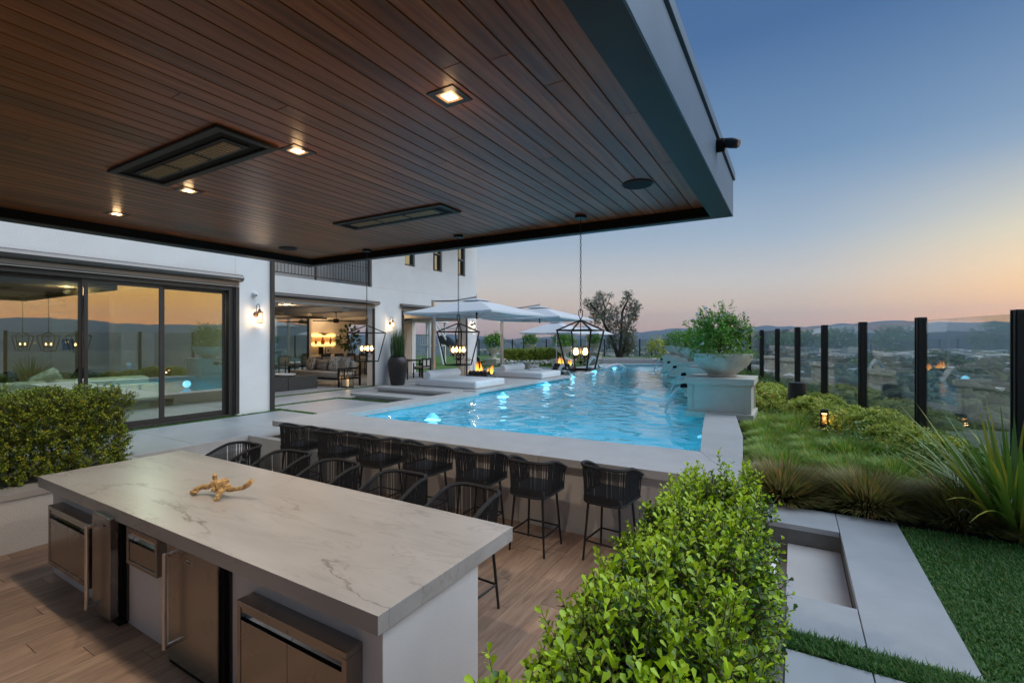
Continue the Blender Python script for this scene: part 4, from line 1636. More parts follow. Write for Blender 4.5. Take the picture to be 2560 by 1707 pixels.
for k, (x, y) in enumerate(((-14.2, 9.6), (-16.3, 12.1), (-18.4, 14.6), (-15.2, 15.2))):
    MB().lathe([(.001, 3.3545), (.06, 3.355), (.065, 3.359)], (x, y, 0), 16).build('ceiling_light_disc', downlight_m, hs)
    point_light('lamp', (x, y, 3.25), 36 if k else 16, (1, .66, .36), .06, hs)

# downpipe strip at the corner and pipe stub
MB().box(HX - .005, HX + .05, 6.50, 6.585, .62, 7.6).build('corner_track', frame_m, hs)


# roller shade cassettes with side tracks
def cassette(x, y0, y1, z0, z1, ya, yb, zbot, label):
    t = thing('roller_shade', label, 'roller shade', (x, (y0 + y1) / 2, z0), group='roller shade boxes over the openings')
    r = (z1 - z0) / 2
    c = MB()
    prof = [(x + .0, z0), (x + .10, z0), (x + .15, z0 + .03), (x + .17, z0 + r), (x + .16, z1 - .04), (x + .12, z1), (x, z1)]
    n = len(prof)
    c.add([(px, yy, pz) for yy in (y0, y1) for px, pz in prof], [tuple(range(n)), tuple(range(n, 2 * n))[::-1]] + [(i, n + i, n + (i + 1) % n, (i + 1) % n) for i in range(n)])
    c.build('cassette', cassette_m, t, smooth=True)
    MB().box(x + .001, x + .05, ya, yb, z0 - .085, z0 - .004).build('head_track', cassette_m, t, bevel=.003)
    MB().box(x + .002, x + .04, ya, yb, z0 - .108, z0 - .092).build('bottom_bar', mat('pale_bar', (.42, .38, .34), .4), t)
    s = MB()
    s.box(x + .001, x + .055, yb - .075, yb, zbot, z0 - .11)
    s.box(x + .001, x + .055, ya, ya + .075, zbot, z0 - .11)
    s.build('side_track', frame_m, t, bevel=.003)


cassette(HX, -3.2, 5.82, 3.455, 3.60, -3.0, 5.78, .66, 'longest grey roller shade box over the sliding glass doors')
cassette(H2, 6.62, 12.0, 3.43, 3.56, 7.0, 11.86, .62, 'grey roller shade box over the open patio lounge')
cassette(H2, 13.12, 17.5, 3.42, 3.56, 13.22, 17.33, .62, 'grey roller shade box over the far dining opening, behind the first umbrella')

# sliding glass doors
sd = thing('sliding_door', 'wide dark-framed sliding glass doors mirroring the sunset', 'sliding door', (HX - .15, 1.4, .62))
fr = MB()
fr.box(HX - .26, HX - .02, -3.0, 5.70, 3.26, 3.40)
fr.box(HX - .26, HX - .02, -3.0, 5.70, .62, .66)
fr.box(HX - .26, HX - .02, 5.60, 5.70, .66, 3.26)
fr.build('frame', frame_m, sd, bevel=.004)
edges = [-3.0, .6, 3.24, 4.40, 5.58]
for i in range(4):
    a, b = edges[i], edges[i + 1]
    xo = HX - .07 - .05 * (i % 2)
    f = MB()
    bw_ = .055
    f.box(xo - .03, xo, a, a + bw_, .665, 3.255)
    f.box(xo - .03, xo, b - bw_, b, .665, 3.255)
    f.box(xo - .03, xo, a + bw_, b - bw_, 3.19, 3.255)
    f.box(xo - .03, xo, a + bw_, b - bw_, .665, .76)
    l = f.build('door_leaf', frame_m, sd, bevel=.003)
    MB().box(xo - .018, xo - .012, a + bw_, b - bw_, .76, 3.19).build('glass_pane', win_m, l)

# patio inner glass wall
gd = thing('glass_partition', 'dark-framed glass doors at the back of the patio lounge mirroring the umbrellas', 'glass door', (-17.3, 10, .62))
f = MB()
f.box(-17.36, -17.28, 6.7, 13.6, 3.1, 3.2)
f.build('head_rail', dark_metal, gd)
for i, (a, b) in enumerate(((7.0, 8.9), (8.95, 10.85), (10.9, 12.75))):
    f = MB()
    f.box(-17.34, -17.30, a, a + .09, .62, 3.1)
    f.box(-17.34, -17.30, b - .09, b, .62, 3.1)
    f.box(-17.34, -17.30, a + .09, b - .09, .62, .70)
    l = f.build('door_leaf', dark_metal, gd)
    MB().box(-17.325, -17.315, a + .09, b - .09, .70, 3.1).build('glass_pane', win_m, l)

# upper windows
for k, (a, b) in enumerate(wy):
    t = thing('window', ['left upper sash window, cut by the roof edge', 'middle upper sash window, half open and dark below', 'right upper sash window beside the middle lantern chain'][k], 'window', (H2 - .1, (a + b) / 2, zb), group='upper windows of the house')
    x0, x1 = H2 - .16, H2 - .06
    f = MB()
    f.box(x0, x1, a, b, zb, zb + .07)
    f.box(x0, x1, a, b, zt - .05, zt)
    f.box(x0, x1, a, a + .05, zb + .07, zt - .05)
    f.box(x0, x1, b - .05, b, zb + .07, zt - .05)
    f.box(x0 + .01, x1 + .005, a + .05, b - .05, 5.72, 5.78)
    f.build('frame', mat('window_frame', (.12, .105, .095), .5), t)
    MB().box(x0 + .03, x0 + .036, a + .05, b - .05, 5.78, zt - .05).build('pane', pane_m, t)
    MB().box(x0 + .01, x0 + .016, a + .05 + (0 if k != 1 else .22), b - .05, zb + .07, 5.72).build('pane', pane_m, t)
    MB().box(x0 - .6, x0 - .55, a - .3, b + .3, zb - .3, zt + .2).build('curtain', mat('curtain', (.35, .36, .34), .9), t)

# balcony railing and french door
rl = thing('balcony_railing', 'dark wrought iron railing along the recessed balcony', 'railing', (H2 - .06, 9.2, 4.05))
f = MB()
f.tube([(H2 - .06, 6.6, 4.16), (H2 - .06, 11.76, 4.16)], .014, 6)
f.tube([(H2 - .06, 6.6, 5.08), (H2 - .06, 11.76, 5.08)], .022, 6)
f.build('rail', frame_m, rl)
for y in (7.0, 9.55, 11.70):
    MB().box(H2 - .085, H2 - .035, y - .025, y + .025, 4.052, 5.1).build('post', frame_m, rl)
y = 6.72
k = 0
bal_mesh = None
while y < 11.65:
    if bal_mesh is None:
        b = MB().tube([(0, 0, 4.16 - 4.05), (0, 0, 1.03)], .0085, 5)
        b.lathe([(.008, .50), (.019, .53), (.008, .56)], (0, 0, 0), 6)
        b.lathe([(.008, .60), (.024, .64), (.008, .68)], (0, 0, 0), 6)
        b.lathe([(.008, .72), (.019, .75), (.008, .78)], (0, 0, 0), 6)
        bal_mesh = b.build('baluster', frame_m, rl, world=False)
        c = bal_mesh
    else:
        c = bal_mesh.copy()
        COL.objects.link(c)
    c.location = (0, y - 9.2, 0)
    y += .112
    k += 1
fd = thing('balcony_door', 'pale glazed balcony door behind an iron grille', 'door', (-14.65, 8.1, 4.05))
f = MB()
for yy in (7.2, 8.08, 8.92):
    f.box(-14.7, -14.58, yy, yy + .08, 4.05, 6.3)
f.box(-14.7, -14.58, 7.28, 8.92, 6.2, 6.3)
f.build('frame', frame_m, fd)
MB().box(-14.69, -14.67, 7.28, 8.92, 4.06, 6.2).build('glass', mat('frosted_glass', (.60, .68, .64), .3), fd)
g = MB()
for k in range(12):
    yy = 7.34 + k * .14
    g.tube([(-14.62, yy, 4.1), (-14.62, yy, 6.1)], .009, 4)
for zz in (4.4, 4.8, 5.2, 5.6, 6.0):
    g.tube([(-14.62, 7.3, zz), (-14.62, 8.9, zz)], .009, 4)
g.build('grille', dark_metal, fd)


# wall lanterns
def sconce(x, y, z, label):
    t = thing('wall_lantern', label, 'wall lamp', (x, y, z), group='bronze wall lanterns on the white house')
    bz = mat('aged_bronze', (.10, .055, .035), .35, metal=.8)
    MB().lathe([(.062, 0), (.062, .010), (.050, .018), (.02, .024)], (x, y, z - .02), 24, AX).build('back_plate', bz, t, smooth=True)
    a = MB()
    pts = [(x + .02, y, z + .03), (x + .03, y, z + .14)]
    for k in range(9):
        an = rad(180 - 180 * k / 8)
        pts.append((x + .085 + .055 * math.cos(an), y, z + .15 + .06 * math.sin(an)))
    pts.append((x + .14, y, z + .09))
    a.tube(pts, .007, 7)
    a.tube([(x + .0, y, z), (x + .14, y, z + .0)], .007, 6)
    a.build('arm', bz, t, smooth=True)
    MB().lathe([(.012, .11), (.03, .085), (.032, .065), (.05, .055), (.078, .04), (.078, .034), (.045, .03)], (x + .14, y, z - .01), 20).build('cap', bz, t, smooth=True)
    c = MB()
    n = 24
    c.add([(x + .14 + .062 * math.cos(2 * math.pi * k / n), y + .062 * math.sin(2 * math.pi * k / n), z + zz) for zz in (-.20, .02) for k in range(n)], [(k, (k + 1) % n, n + (k + 1) % n, n + k) for k in range(n)])
    c.build('glass', bulbglass_m, t, smooth=True)
    MB().lathe([(.066, -.212), (.066, -.20)], (x + .14, y, z), 20).build('base_ring', bz, t)
    cg = MB()
    for k in range(4):
        an = rad(45 + 90 * k)
        cg.tube([(x + .14 + .064 * math.cos(an), y + .064 * math.sin(an), z - .20), (x + .14 + .064 * math.cos(an), y + .064 * math.sin(an), z + .03)], .004, 4)
    cg.build('cage', bz, t)
    MB().lathe([(.010, -.01), (.022, -.05), (.026, -.08), (.015, -.115), (.001, -.125)], (x + .14, y, z), 14).build('bulb', bulb_m, t, smooth=True)
    point_light('lamp', (x + .145, y, z - .085), 13, (1, .74, .46), .04, t)


sconce(HX, 6.17, 2.80, 'bronze wall lantern on the near white pillar by the sliding doors')
sconce(H2, 12.62, 2.84, 'bronze wall lantern above the tall horsetail pot')
sconce(H2, 17.72, 2.90, 'farthest bronze wall lantern at the house end')


def dome_cam(x, y, z, label):
    t = thing('dome_camera', label, 'camera', (x, y, z))
    MB().lathe([(.055, 0), (.055, .02), (.05, .05), (.042, .06)], (x, y, z), 24, AX).build('base', white_m, t, smooth=True)
    MB().ball((x + .065, y, z - .008), .040, 18, 12).build('ball', white_m, t, smooth=True)
    MB().lathe([(.014, .03), (.014, .041)], (x + .068, y, z - .01), 14, Vector((.85, -.2, -.25)).to_track_quat('Z', 'Y').to_matrix()).build('lens', black_m, t)


dome_cam(HX, 6.13, 3.22, 'white dome camera above the near wall lantern')
dome_cam(H2, 17.62, 3.30, 'white dome camera above the far wall lantern')

# living room furniture
so = thing('sofa', 'long white sofa seen from behind through the sliding doors', 'sofa', (-11.3, 2, .62))
MB().box(-12.1, -11.15, -1.5, 4.55, .64, 1.02).build('base', sofa_m, so, bevel=.03)
for k in range(4):
    y0 = -1.5 + 1.55 * k
    q = MB().add([(-11.30, y0, 1.03), (-11.06, y0, 1.03), (-11.06, y0 + 1.53, 1.03), (-11.30, y0 + 1.53, 1.03), (-11.36, y0, 1.36), (-11.16, y0, 1.36), (-11.16, y0 + 1.53 + (.12 if k == 3 else 0), 1.36), (-11.36, y0 + 1.53, 1.36)],
                 [(0, 3, 2, 1), (4, 5, 6, 7), (0, 1, 5, 4), (1, 2, 6, 5), (2, 3, 7, 6), (3, 0, 4, 7)])
    q.build('backrest', sofa_m, so, bevel=.03)
    MB().box(-11.62, -11.38, y0 + .03, y0 + 1.5, 1.08, 1.50).build('back_cushion', sofa_m, so, bevel=.07, segs=3)
for k, (x, y, rz, m_, lb) in enumerate(((-11.8, 2.6, .3, black_m, 'black cushion on the white sofa, left of the two'), (-11.8, 3.75, -.4, black_m, 'black cushion on the white sofa, right of the two'),
                                        (-11.85, 3.2, .5, sofa_m, 'pale cushion between the black ones on the white sofa'))):
    MB().obox((x, y, 1.42), (.16, .48, .46), M=Matrix.Rotation(rz, 3, 'X') @ Matrix.Rotation(.3, 3, 'Y')).thing('cushion', m_, lb, 'cushion', bevel=.06)
chd = thing('chandelier', 'black linear chandelier with small glass shades inside the living room', 'chandelier', (-13.5, 2.7, 3.46))
c = MB()
c.tube([(-13.5, 2.5, 3.45), (-13.5, 2.5, 3.0)], .012, 8)
c.box(-13.56, -13.44, 2.35, 2.65, 3.43, 3.455)
c.box(-13.65, -13.63, .9, 4.0, 2.99, 3.01)
c.box(-13.37, -13.35, .9, 4.0, 2.99, 3.01)
c.box(-13.65, -13.35, .9, .92, 2.99, 3.01)
c.box(-13.65, -13.35, 3.98, 4.0, 2.99, 3.01)
c.box(-13.65, -13.35, 2.49, 2.51, 2.99, 3.01)
c.build('frame', dark_metal, chd)
for k in range(9):
    for x in (-13.64, -13.36):
        MB().lathe([(.03, 3.01), (.03, 3.09)], (x, 1.0 + k * .36, 0), 10).build('shade', bulbglass_m, chd)
for k, (x, y, lb) in enumerate(((-14.6, 2.0, 'tan dining chair inside the living room, right of the oven'), (-14.9, .9, 'tan dining chair inside the living room, below the oven'))):
    t = thing('dining_chair', lb, 'chair', (x, y, .62))
    MB().box(x - .28, x + .28, y - .28, y + .28, 1.02, 1.12).build('seat', oat_m, t, bevel=.03)
    MB().box(x + .22, x + .30, y - .30, y + .30, 1.1, 1.52).build('backrest', oat_m, t, bevel=.03)
    for a in (-1, 1):
        for b in (-1, 1):
            MB().box(x + a * .25 - .02, x + a * .25 + .02, y + b * .25 - .02, y + b * .25 + .02, .621, 1.02).build('leg', dark_metal, t)
tb_ = thing('dining_table', 'pale dining table inside the living room', 'table', (-15.4, 1.5, .62))
MB().box(-16.2, -14.9, .3, 2.6, 1.34, 1.40).build('top', sofa_m, tb_, bevel=.01)
MB().box(-15.7, -15.3, 1.0, 1.9, .62, 1.34).build('base', oat_m, tb_)

# ------------------------------------------------------------------ patio lounge
ss = thing('patio_sofa', 'black-framed outdoor sofa with oatmeal cushions in the patio lounge', 'sofa', (-14.5, 11.3, .62))
f = MB()
for x in (-13.22, -15.9):
    for y in (10.88, 11.78):
        f.box(x - .03, x + .03, y - .03, y + .03, .62, 1.27 if y < 11 else 1.34)
f.box(-15.9, -13.22, 10.86, 10.92, .86, .92)
f.box(-15.9, -13.22, 11.74, 11.80, .86, .92)
for x in (-13.22, -15.9):
    f.box(x - .028, x + .028, 10.9, 11.8, 1.22, 1.27)
    f.box(x - .02, x + .02, 10.9, 11.8, .98, 1.01)
    f.box(x - .02, x + .02, 10.9, 11.8, .86, .92)
    f.box(x - .02, x + .02, 11.1, 11.13, .92, 1.22)
f.build('frame', dark_metal, ss, bevel=.004)
MB().box(-15.85, -13.27, 10.85, 11.62, .93, 1.12).build('seat_cushion', oat_m, ss, bevel=.05)
MB().box(-15.85, -13.25, 11.50, 11.74, 1.12, 1.50).build('back_cushion', oat_m, ss, bevel=.07, segs=3)


def pattern(name, kind):
    m, nt, N, Lk, b = _mk(name)
    tc = N.new('ShaderNodeTexCoord')
    if kind == 'dots':
        t = N.new('ShaderNodeTexVoronoi')
        t.inputs['Scale'].default_value = 24
        src, lo, hi = t.outputs['Distance'], .35, .42
    else:
        t = N.new('ShaderNodeTexWave')
        t.bands_direction = 'Z' if kind == 'stripe' else 'DIAGONAL'
        t.inputs['Scale'].default_value = 7 if kind == 'stripe' else 9
        t.inputs['Distortion'].default_value = 0 if kind == 'stripe' else 9
        src, lo, hi = t.outputs[0], .46, .54
    Lk.new(tc.outputs['Object'], t.inputs['Vector'])
    r = N.new('ShaderNodeValToRGB')
    r.color_ramp.elements[0].position = lo
    r.color_ramp.elements[1].position = hi
    r.color_ramp.elements[0].color = (.02, .02, .022, 1)
    r.color_ramp.elements[1].color = (.62, .61, .58, 1)
    Lk.new(src, r.inputs[0])
    Lk.new(r.outputs[0], b.inputs['Base Color'])
    b.inputs['Roughness'].default_value = .9
    return m


pats = [pattern('dotted_cloth', 'dots'), pattern('striped_cloth', 'stripe'), pattern('zigzag_cloth', 'wave')]


def pillow(c, size, rz, tilt, m_, label, grp):
    mb = MB()
    n = 8
    V = []
    for s in (1, -1):
        for i in range(n + 1):
            for j in range(n + 1):
                u, v = i / n * 2 - 1, j / n * 2 - 1
                th = (max(0, (1 - u ** 4)) * max(0, (1 - v ** 4))) ** .5
                V.append((u * size[0] / 2 * (1 - .06 * (1 - v * v)), s * size[1] / 2 * th, v * size[2] / 2 * (1 - .06 * (1 - u * u))))
    F = []
    k = (n + 1) ** 2
    for s in range(2):
        for i in range(n):
            for j in range(n):
                a = s * k + i * (n + 1) + j
                q = (a, a + 1, a + n + 2, a + n + 1)
                F.append(q if s else q[::-1])
    M = Matrix.Rotation(rz, 3, 'Z') @ Matrix.Rotation(tilt, 3, 'X')
    mb.add([Vector(c) + M @ Vector(p) for p in V], F)
    return mb.thing('pillow', m_, label, 'pillow', grp, smooth=True, base=(c[0], c[1], c[2] - size[2] / 2))


for x, s, k, lb in ((-15.35, .52, 0, 'dotted black and white pillow at the left end of the patio sofa'), (-14.72, .36, 1, 'small striped lumbar pillow on the patio sofa'),
                    (-14.1, .52, 0, 'dotted black and white pillow just right of the striped one'), (-13.55, .52, 2, 'zigzag black and white pillow beside the sofa arm')):
    pillow((x, 11.4, 1.12 + s / 2), (.52, .17, s), random.uniform(-.25, .25), -.22, pats[k], lb, 'patterned pillows on the patio sofa')
ct = thing('coffee_table', 'low charcoal stone block table in the patio lounge', 'coffee table', (-14.4, 9.4, .62))
MB().box(-15.0, -13.70, 8.3, 9.33, .622, 1.05).build('block', stone_table_m, ct, bevel=.004)
MB().box(-15.0, -13.70, 9.345, 10.4, .622, 1.05).build('block', stone_table_m, ct, bevel=.004)
MB().lathe([(.02, 1.052), (.27, 1.053), (.33, 1.09), (.335, 1.125), (.30, 1.13), (.24, 1.085), (.02, 1.075)], (-14.2, 9.55, 0), 32).thing('bowl', white_m, 'white shallow bowl on the charcoal stone table', 'bowl', smooth=True)
MB().lathe([(.02, 1.052), (.25, 1.055), (.30, 1.13), (.27, 1.14), (.02, 1.08)], (-14.55, 8.75, 0), 28).thing('bowl', white_m, 'white bowl at the left end of the charcoal stone table', 'bowl', smooth=True)


def floor_lantern(x, y, z0, h, w_, label):
    t = thing('floor_lantern', label, 'lantern', (x, y, z0), group='black floor lanterns with candles')
    f = MB()
    f.box(x - w_, x + w_, y - w_, y + w_, z0, z0 + .035)
    f.box(x - w_ * .8, x + w_ * .8, y - w_ * .8, y + w_ * .8, z0 + h - .02, z0 + h)
    for a in (-1, 1):
        for b in (-1, 1):
            f.tube([(x + a * w_ * .92, y + b * w_ * .92, z0 + .03), (x + a * w_ * .75, y + b * w_ * .75, z0 + h - .01)], .011, 4)
    f.tube([(x - .05, y, z0 + h), (x - .04, y, z0 + h + .08), (x + .04, y, z0 + h + .08), (x + .05, y, z0 + h)], .006, 5)
    f.build('frame', dark_metal, t)
    MB().lathe([(.045, z0 + .036), (.045, z0 + .26), (.03, z0 + .255)], (x, y, 0), 18).build('candle', emis('lit_wax', (.85, .62, .32), .55) if 'lit_wax' not in MATS else MATS['lit_wax'], t)
    point_light('lamp', (x, y, z0 + .31), 2.0, (1, .62, .28), .03, t)


floor_lantern(-13.0, 11.05, .62, .62, .15, 'black candle lantern on the paving beside the patio sofa')
floor_lantern(-12.2, 16.95, .62, .75, .16, 'black candle lantern by the far house pier, under the middle hanging lantern')


def fan(x, y, z, label):
    t = thing('ceiling_fan', label, 'ceiling fan', (x, y, z))
    MB().lathe([(.07, 3.355), (.07, 3.33), (.015, 3.32), (.015, z + .14), (.11, z + .13), (.12, z), (.08, z - .03)], (x, y, 0), 20).build('motor', black_m, t, smooth=True)
    for k in range(5):
        an = rad(72 * k + 15)
        M = Matrix.Rotation(an, 3, 'Z') @ Matrix.Rotation(.18, 3, 'X')
        MB().obox(Vector((x, y, z + .05)) + M @ Vector((.50, 0, 0)), (.78, .13, .012), M=M).build('blade', black_m, t)


fan(-14.6, 9.0, 3.0, 'black ceiling fan at the left of the patio lounge')
fan(-16.2, 13.2, 2.95, 'black ceiling fan in front of the patio bar shelves')
fan(-14.6, 14.6, 3.0, 'black ceiling fan in the far dining opening')
pbar = thing('patio_bar', 'pale stone bar counter at the back of the patio lounge', 'bar counter', (-17.6, 14, .62))
MB().box(-18.0, -17.3, 12.95, 16.3, 1.48, 1.55).build('top', ctop_m, pbar, bevel=.004)
MB().box(-17.9, -17.55, 13.0, 16.2, .62, 1.479).build('base', pedestal_m, pbar)
for k in range(5):
    y = 13.1 + .66 * k
    t = thing('patio_bar_stool', 'wooden-backed stool at the patio bar, number %s from the left' % ['one', 'two', 'three', 'four', 'five'][k], 'bar stool', (-16.9, y, .62), group='stools at the patio bar')
    t['label'] = '%s dark wooden stool from the left at the patio bar' % ['first', 'second', 'third', 'fourth', 'fifth'][k]
    f = MB()
    for a in (-.2, .2):
        for b in (-.2, .2):
            f.box(-16.9 + a - .018, -16.9 + a + .018, y + b - .018, y + b + .018, .62, 1.62 if a > 0 else 1.28)
    f.box(-16.72, -16.68, y - .22, y + .22, 1.52, 1.64)
    f.box(-16.72, -16.68, y - .22, y + .22, 1.34, 1.37)
    f.build('frame', dark_metal, t)
    MB().box(-17.12, -16.70, y - .21, y + .21, 1.26, 1.32).build('seat', oat_m, t, bevel=.015)
    MB().box(-16.745, -16.725, y - .18, y + .18, 1.38, 1.5).build('back_pad', oat_m, t)
for z, lb in ((2.46, 'upper glowing wall shelf behind the patio bar'), (2.04, 'lower glowing wall shelf holding bottles behind the patio bar')):
    t = thing('wall_shelf', lb, 'shelf', (-19.05, 14.8, z), group='glowing shelves behind the patio bar')
    MB().box(-19.19, -18.88, 14.0, 15.6, z - .05, z - .0).build('board', pedestal_m, t)
    MB().box(-19.185, -19.15, 14.05, 15.55, z - .062, z - .0515).build('light_strip', emis('shelf_light', (1, .55, .14), 14) if 'shelf_light' not in MATS else MATS['shelf_light'], t)
    MB().box(-19.185, -19.15, 14.05, 15.55, z + .001, z + .012).build('light_strip', MATS['shelf_light'], t)
MB().lathe([(.08, 2.462), (.26, 2.53), (.28, 2.55), (.06, 2.49)], (-19.0, 14.8, 0), 20).thing('dish', bowl_m, 'wide shallow dish on the upper glowing shelf', 'dish', smooth=True)
am = mat('amber_spirit', (.35, .08, .01), .1)
for y, h, r, lb in ((14.35, .20, .055, 'left short amber bottle on the lower shelf'), (14.72, .30, .09, 'middle large round decanter on the lower shelf'), (15.15, .32, .05, 'right tall amber bottle on the lower shelf')):
    t = thing('bottle', lb, 'bottle', (-19.0, y, 2.041), group='bottles on the glowing shelf')
    MB().lathe([(r, 2.041), (r, 2.041 + h * .55), (r * .35, 2.041 + h * .72), (r * .3, 2.041 + h)], (-19.0, y, 0), 14).build('body', am, t, smooth=True)
    MB().lathe([(r * .36, 2.042 + h), (r * .36, 2.07 + h)], (-19.0, y, 0), 10).build('stopper', white_m, t)
pf_ = thing('picture_frame', 'white framed picture leaning on the wall behind the patio bar', 'picture', (-18.9, 14.95, 1.55))
MB().box(-18.92, -18.9, 14.8, 15.1, 1.56, 1.88).build('frame', black_m, pf_)
MB().box(-18.899, -18.895, 14.83, 15.07, 1.59, 1.85).build('mat_board', white_m, pf_)
MB().box(-18.894, -18.891, 14.89, 15.01, 1.65, 1.79).build('print', mat('grey_print', (.12, .12, .12), .6, var=.6, vscale=30), pf_)
MB().box(-18.95, -18.80, 14.45, 14.6, 1.552, 1.90).thing('coffee_machine', black_m, 'black slim machine standing left of the white framed picture', 'appliance', bevel=.01)


# fiddle leaf fig at the bar
def leafy_ball(name_, c, r, n, L, m_, parent, sc=(1, 1, 1), T=OVAL, young=.1):
    d = unit(rng.normal(0, 1, (n, 3)))
    rr = rng.uniform(.45, 1, n) ** .6
    P = np.array(c) + d * rr[:, None] * r * np.array(sc)
    D = unit(d + rng.normal(0, .6, (n, 3)) + np.array([0, 0, -.1]))
    V, F = leaves(P, D, unit(d + np.array([0, 0, .8])), L * rng.uniform(.7, 1.3, n), L * .6 * rng.uniform(.8, 1.2, n), T)
    y = np.repeat((rng.random(n) < young) * rng.random(n), 6)
    return np_part(name_, V, F, m_, parent, attr=y, kind='stuff')


fg = thing('fig_tree', 'large-leaved fig plant standing on the patio bar counter', 'plant', (-17.5, 14.9, 1.55))
MB().tube([(-17.5, 14.9, 1.6), (-17.52, 14.85, 2.0), (-17.45, 14.95, 2.4)], [.02, .018, .01], 7).build('stem', bark_m, fg)
MB().lathe([(.09, 1.552), (.11, 1.70), (.07, 1.78)], (-17.5, 14.9, 0), 16).build('vase', white_m, fg, smooth=True)
leafy_ball('foliage', (-17.45, 14.9, 2.28), .48, 170, .20, fig_leaf, fg, (1, 1, 1.15))

# far dining set
dt = thing('patio_table', 'dark slatted dining table in the far house opening', 'table', (-14.6, 15.4, .62))
MB().box(-15.4, -13.9, 14.7, 15.9, 1.32, 1.37).build('top', dark_metal, dt)
for a in (-15.3, -14.0):
    for b in (14.8, 15.8):
        MB().box(a - .03, a + .03, b - .03, b + .03, .62, 1.32).build('leg', dark_metal, dt)
for x, y, lb in ((-13.6, 15.5, 'black-framed dining chair with white back, right of the dark table'), (-13.7, 14.2, 'black-framed dining chair beside the tall pot')):
    t = thing('patio_chair', lb, 'chair', (x, y, .62))
    f = MB()
    for a in (-.25, .25):
        for b in (-.25, .25):
            f.box(x + a - .02, x + a + .02, y + b - .02, y + b + .02, .62, 1.45 if a > 0 else 1.25)
    f.box(x - .27, x + .27, y - .27, y - .23, .98, 1.02)
    f.box(x - .27, x + .27, y + .23, y + .27, .98, 1.02)
    f.box(x - .27, x - .23, y - .25, y + .25, .98, 1.02)
    f.box(x + .23, x + .27, y - .25, y + .25, 1.4, 1.45)
    f.box(x + .23, x + .27, y - .25, y + .25, 1.1, 1.13)
    f.box(x + .235, x + .265, y - .02, y + .02, 1.1, 1.42)
    f.build('frame', dark_metal, t)
    MB().box(x - .24, x + .24, y - .24, y + .24, 1.02, 1.10).build('seat', oat_m, t, bevel=.02)
    MB().box(x + .19, x + .228, y - .22, y + .22, 1.13, 1.40).build('back_pad', sofa_m, t, bevel=.015)

# ------------------------------------------------------------------ umbrellas
def umbrella(cx, cy, h, zr, za, pole, label, cant=True):
    t = thing('umbrella', label, 'umbrella', (pole[0], pole[1], .62), group='white square umbrellas by the pool')
    cv = MB()
    n = 8
    zs = lambda f: za - (za - zr) * f ** 1.12

    def P(u, v, sag=0.):
        f = max(abs(u), abs(v))
        return (cx + u * h, cy + v * h, zs(f) - sag)
    ring = []
    per = [(-1, -1), (0, -1), (1, -1), (1, 0), (1, 1), (0, 1), (-1, 1), (-1, 0)]
    fr = [.14, .4, .7, 1.0]
    vs = []
    for f in fr:
        for u, v in per:
            mid = (u == 0 or v == 0)
            vs.append(P(u * f, v * f, .03 * f if mid else 0))
    fs = []
    for a in range(len(fr) - 1):
        for k in range(8):
            fs.append((a * 8 + k, a * 8 + (k + 1) % 8, (a + 1) * 8 + (k + 1) % 8, (a + 1) * 8 + k))
    m0 = len(vs)
    for u, v in per:
        x, y, z = P(u, v, .03 if (u == 0 or v == 0) else 0)
        vs.append((x, y, z - .05))
    for k in range(8):
        fs.append((3 * 8 + k, 3 * 8 + (k + 1) % 8, m0 + (k + 1) % 8, m0 + k))
    cv.add(vs, fs)
    cv.build('canopy', canvas_m, t)
    vt = MB()
    vs = [(cx, cy, za + .05)] + [(cx + u * h * .22, cy + v * h * .22, zs(.20) + .03) for u, v in per]
    vt.add(vs, [(0, 1 + (k + 1) % 8, 1 + k)[::-1] for k in range(8)])
    vt.build('vent_cap', canvas_m, t)
    MB().tube([(cx, cy, za + .03), (cx, cy, za + .16)], [.02, .012], 8).build('finial', alu_m, t)
    r = MB()
    hz = zr - .10 if cant else zr + .06
    for u, v in per:
        q = P(u * .99, v * .99, .035 if (u == 0 or v == 0) else .01)
        r.tube([(cx, cy, za - .05), q], .011, 4)
        m_ = P(u * .52, v * .52, .02)
        r.tube([(cx, cy, hz), m_], .009, 4)
    r.build('ribs', alu_m, t)
    MB().tube([(cx, cy, hz - .06), (cx, cy, za)], .028, 8).build('hub', dark_metal, t)
    if cant:
        px, py = pole
        MB().box(px - .055, px + .055, py - .055, py + .055, .90, za + .10).build('pole', alu_m, t, bevel=.012)
        a = MB()
        a.tube([(px, py, za + .06), ((px + cx) / 2, (py + cy) / 2, za + .01), (cx, cy, za + .08)], .028, 8)
        a.box(px + .05, px + .14, py - .03, py + .03, zr - .02, zr + .12)
        a.tube([(px + .09, py, zr + .05), (cx, cy, hz + .02)], .016, 6)
        a.build('arm', alu_m, t)
        MB().box(px - .4, px + .4, py - .4, py + .4, .63, .70).build('base', dark_metal, t, bevel=.01)
    else:
        MB().tube([(cx, cy, .62), (cx, cy, za)], .024, 10).build('pole', alu_m, t)
        MB().lathe([(.25, .62), (.25, .68), (.05, .70)], (cx, cy, 0), 20).build('base', dark_metal, t)


umbrella(-8.35, 12.0, 1.55, 3.02, 3.45, (-10.3, 12.3), 'nearest large white cantilever umbrella over the first daybed')
umbrella(-8.28, 16.05, 1.55, 3.02, 3.46, (-10.3, 16.6), 'second white cantilever umbrella over the farther daybed')
umbrella(-9.4, 19.9, 1.25, 2.55, 3.06, (-9.4, 19.9), 'white umbrella on a thin centre pole behind the far fire bowl', cant=False)
umbrella(-11.5, 28.9, 1.3, 2.62, 3.14, (-11.5, 28.9), 'farthest white umbrella, in front of the olive tree', cant=False)

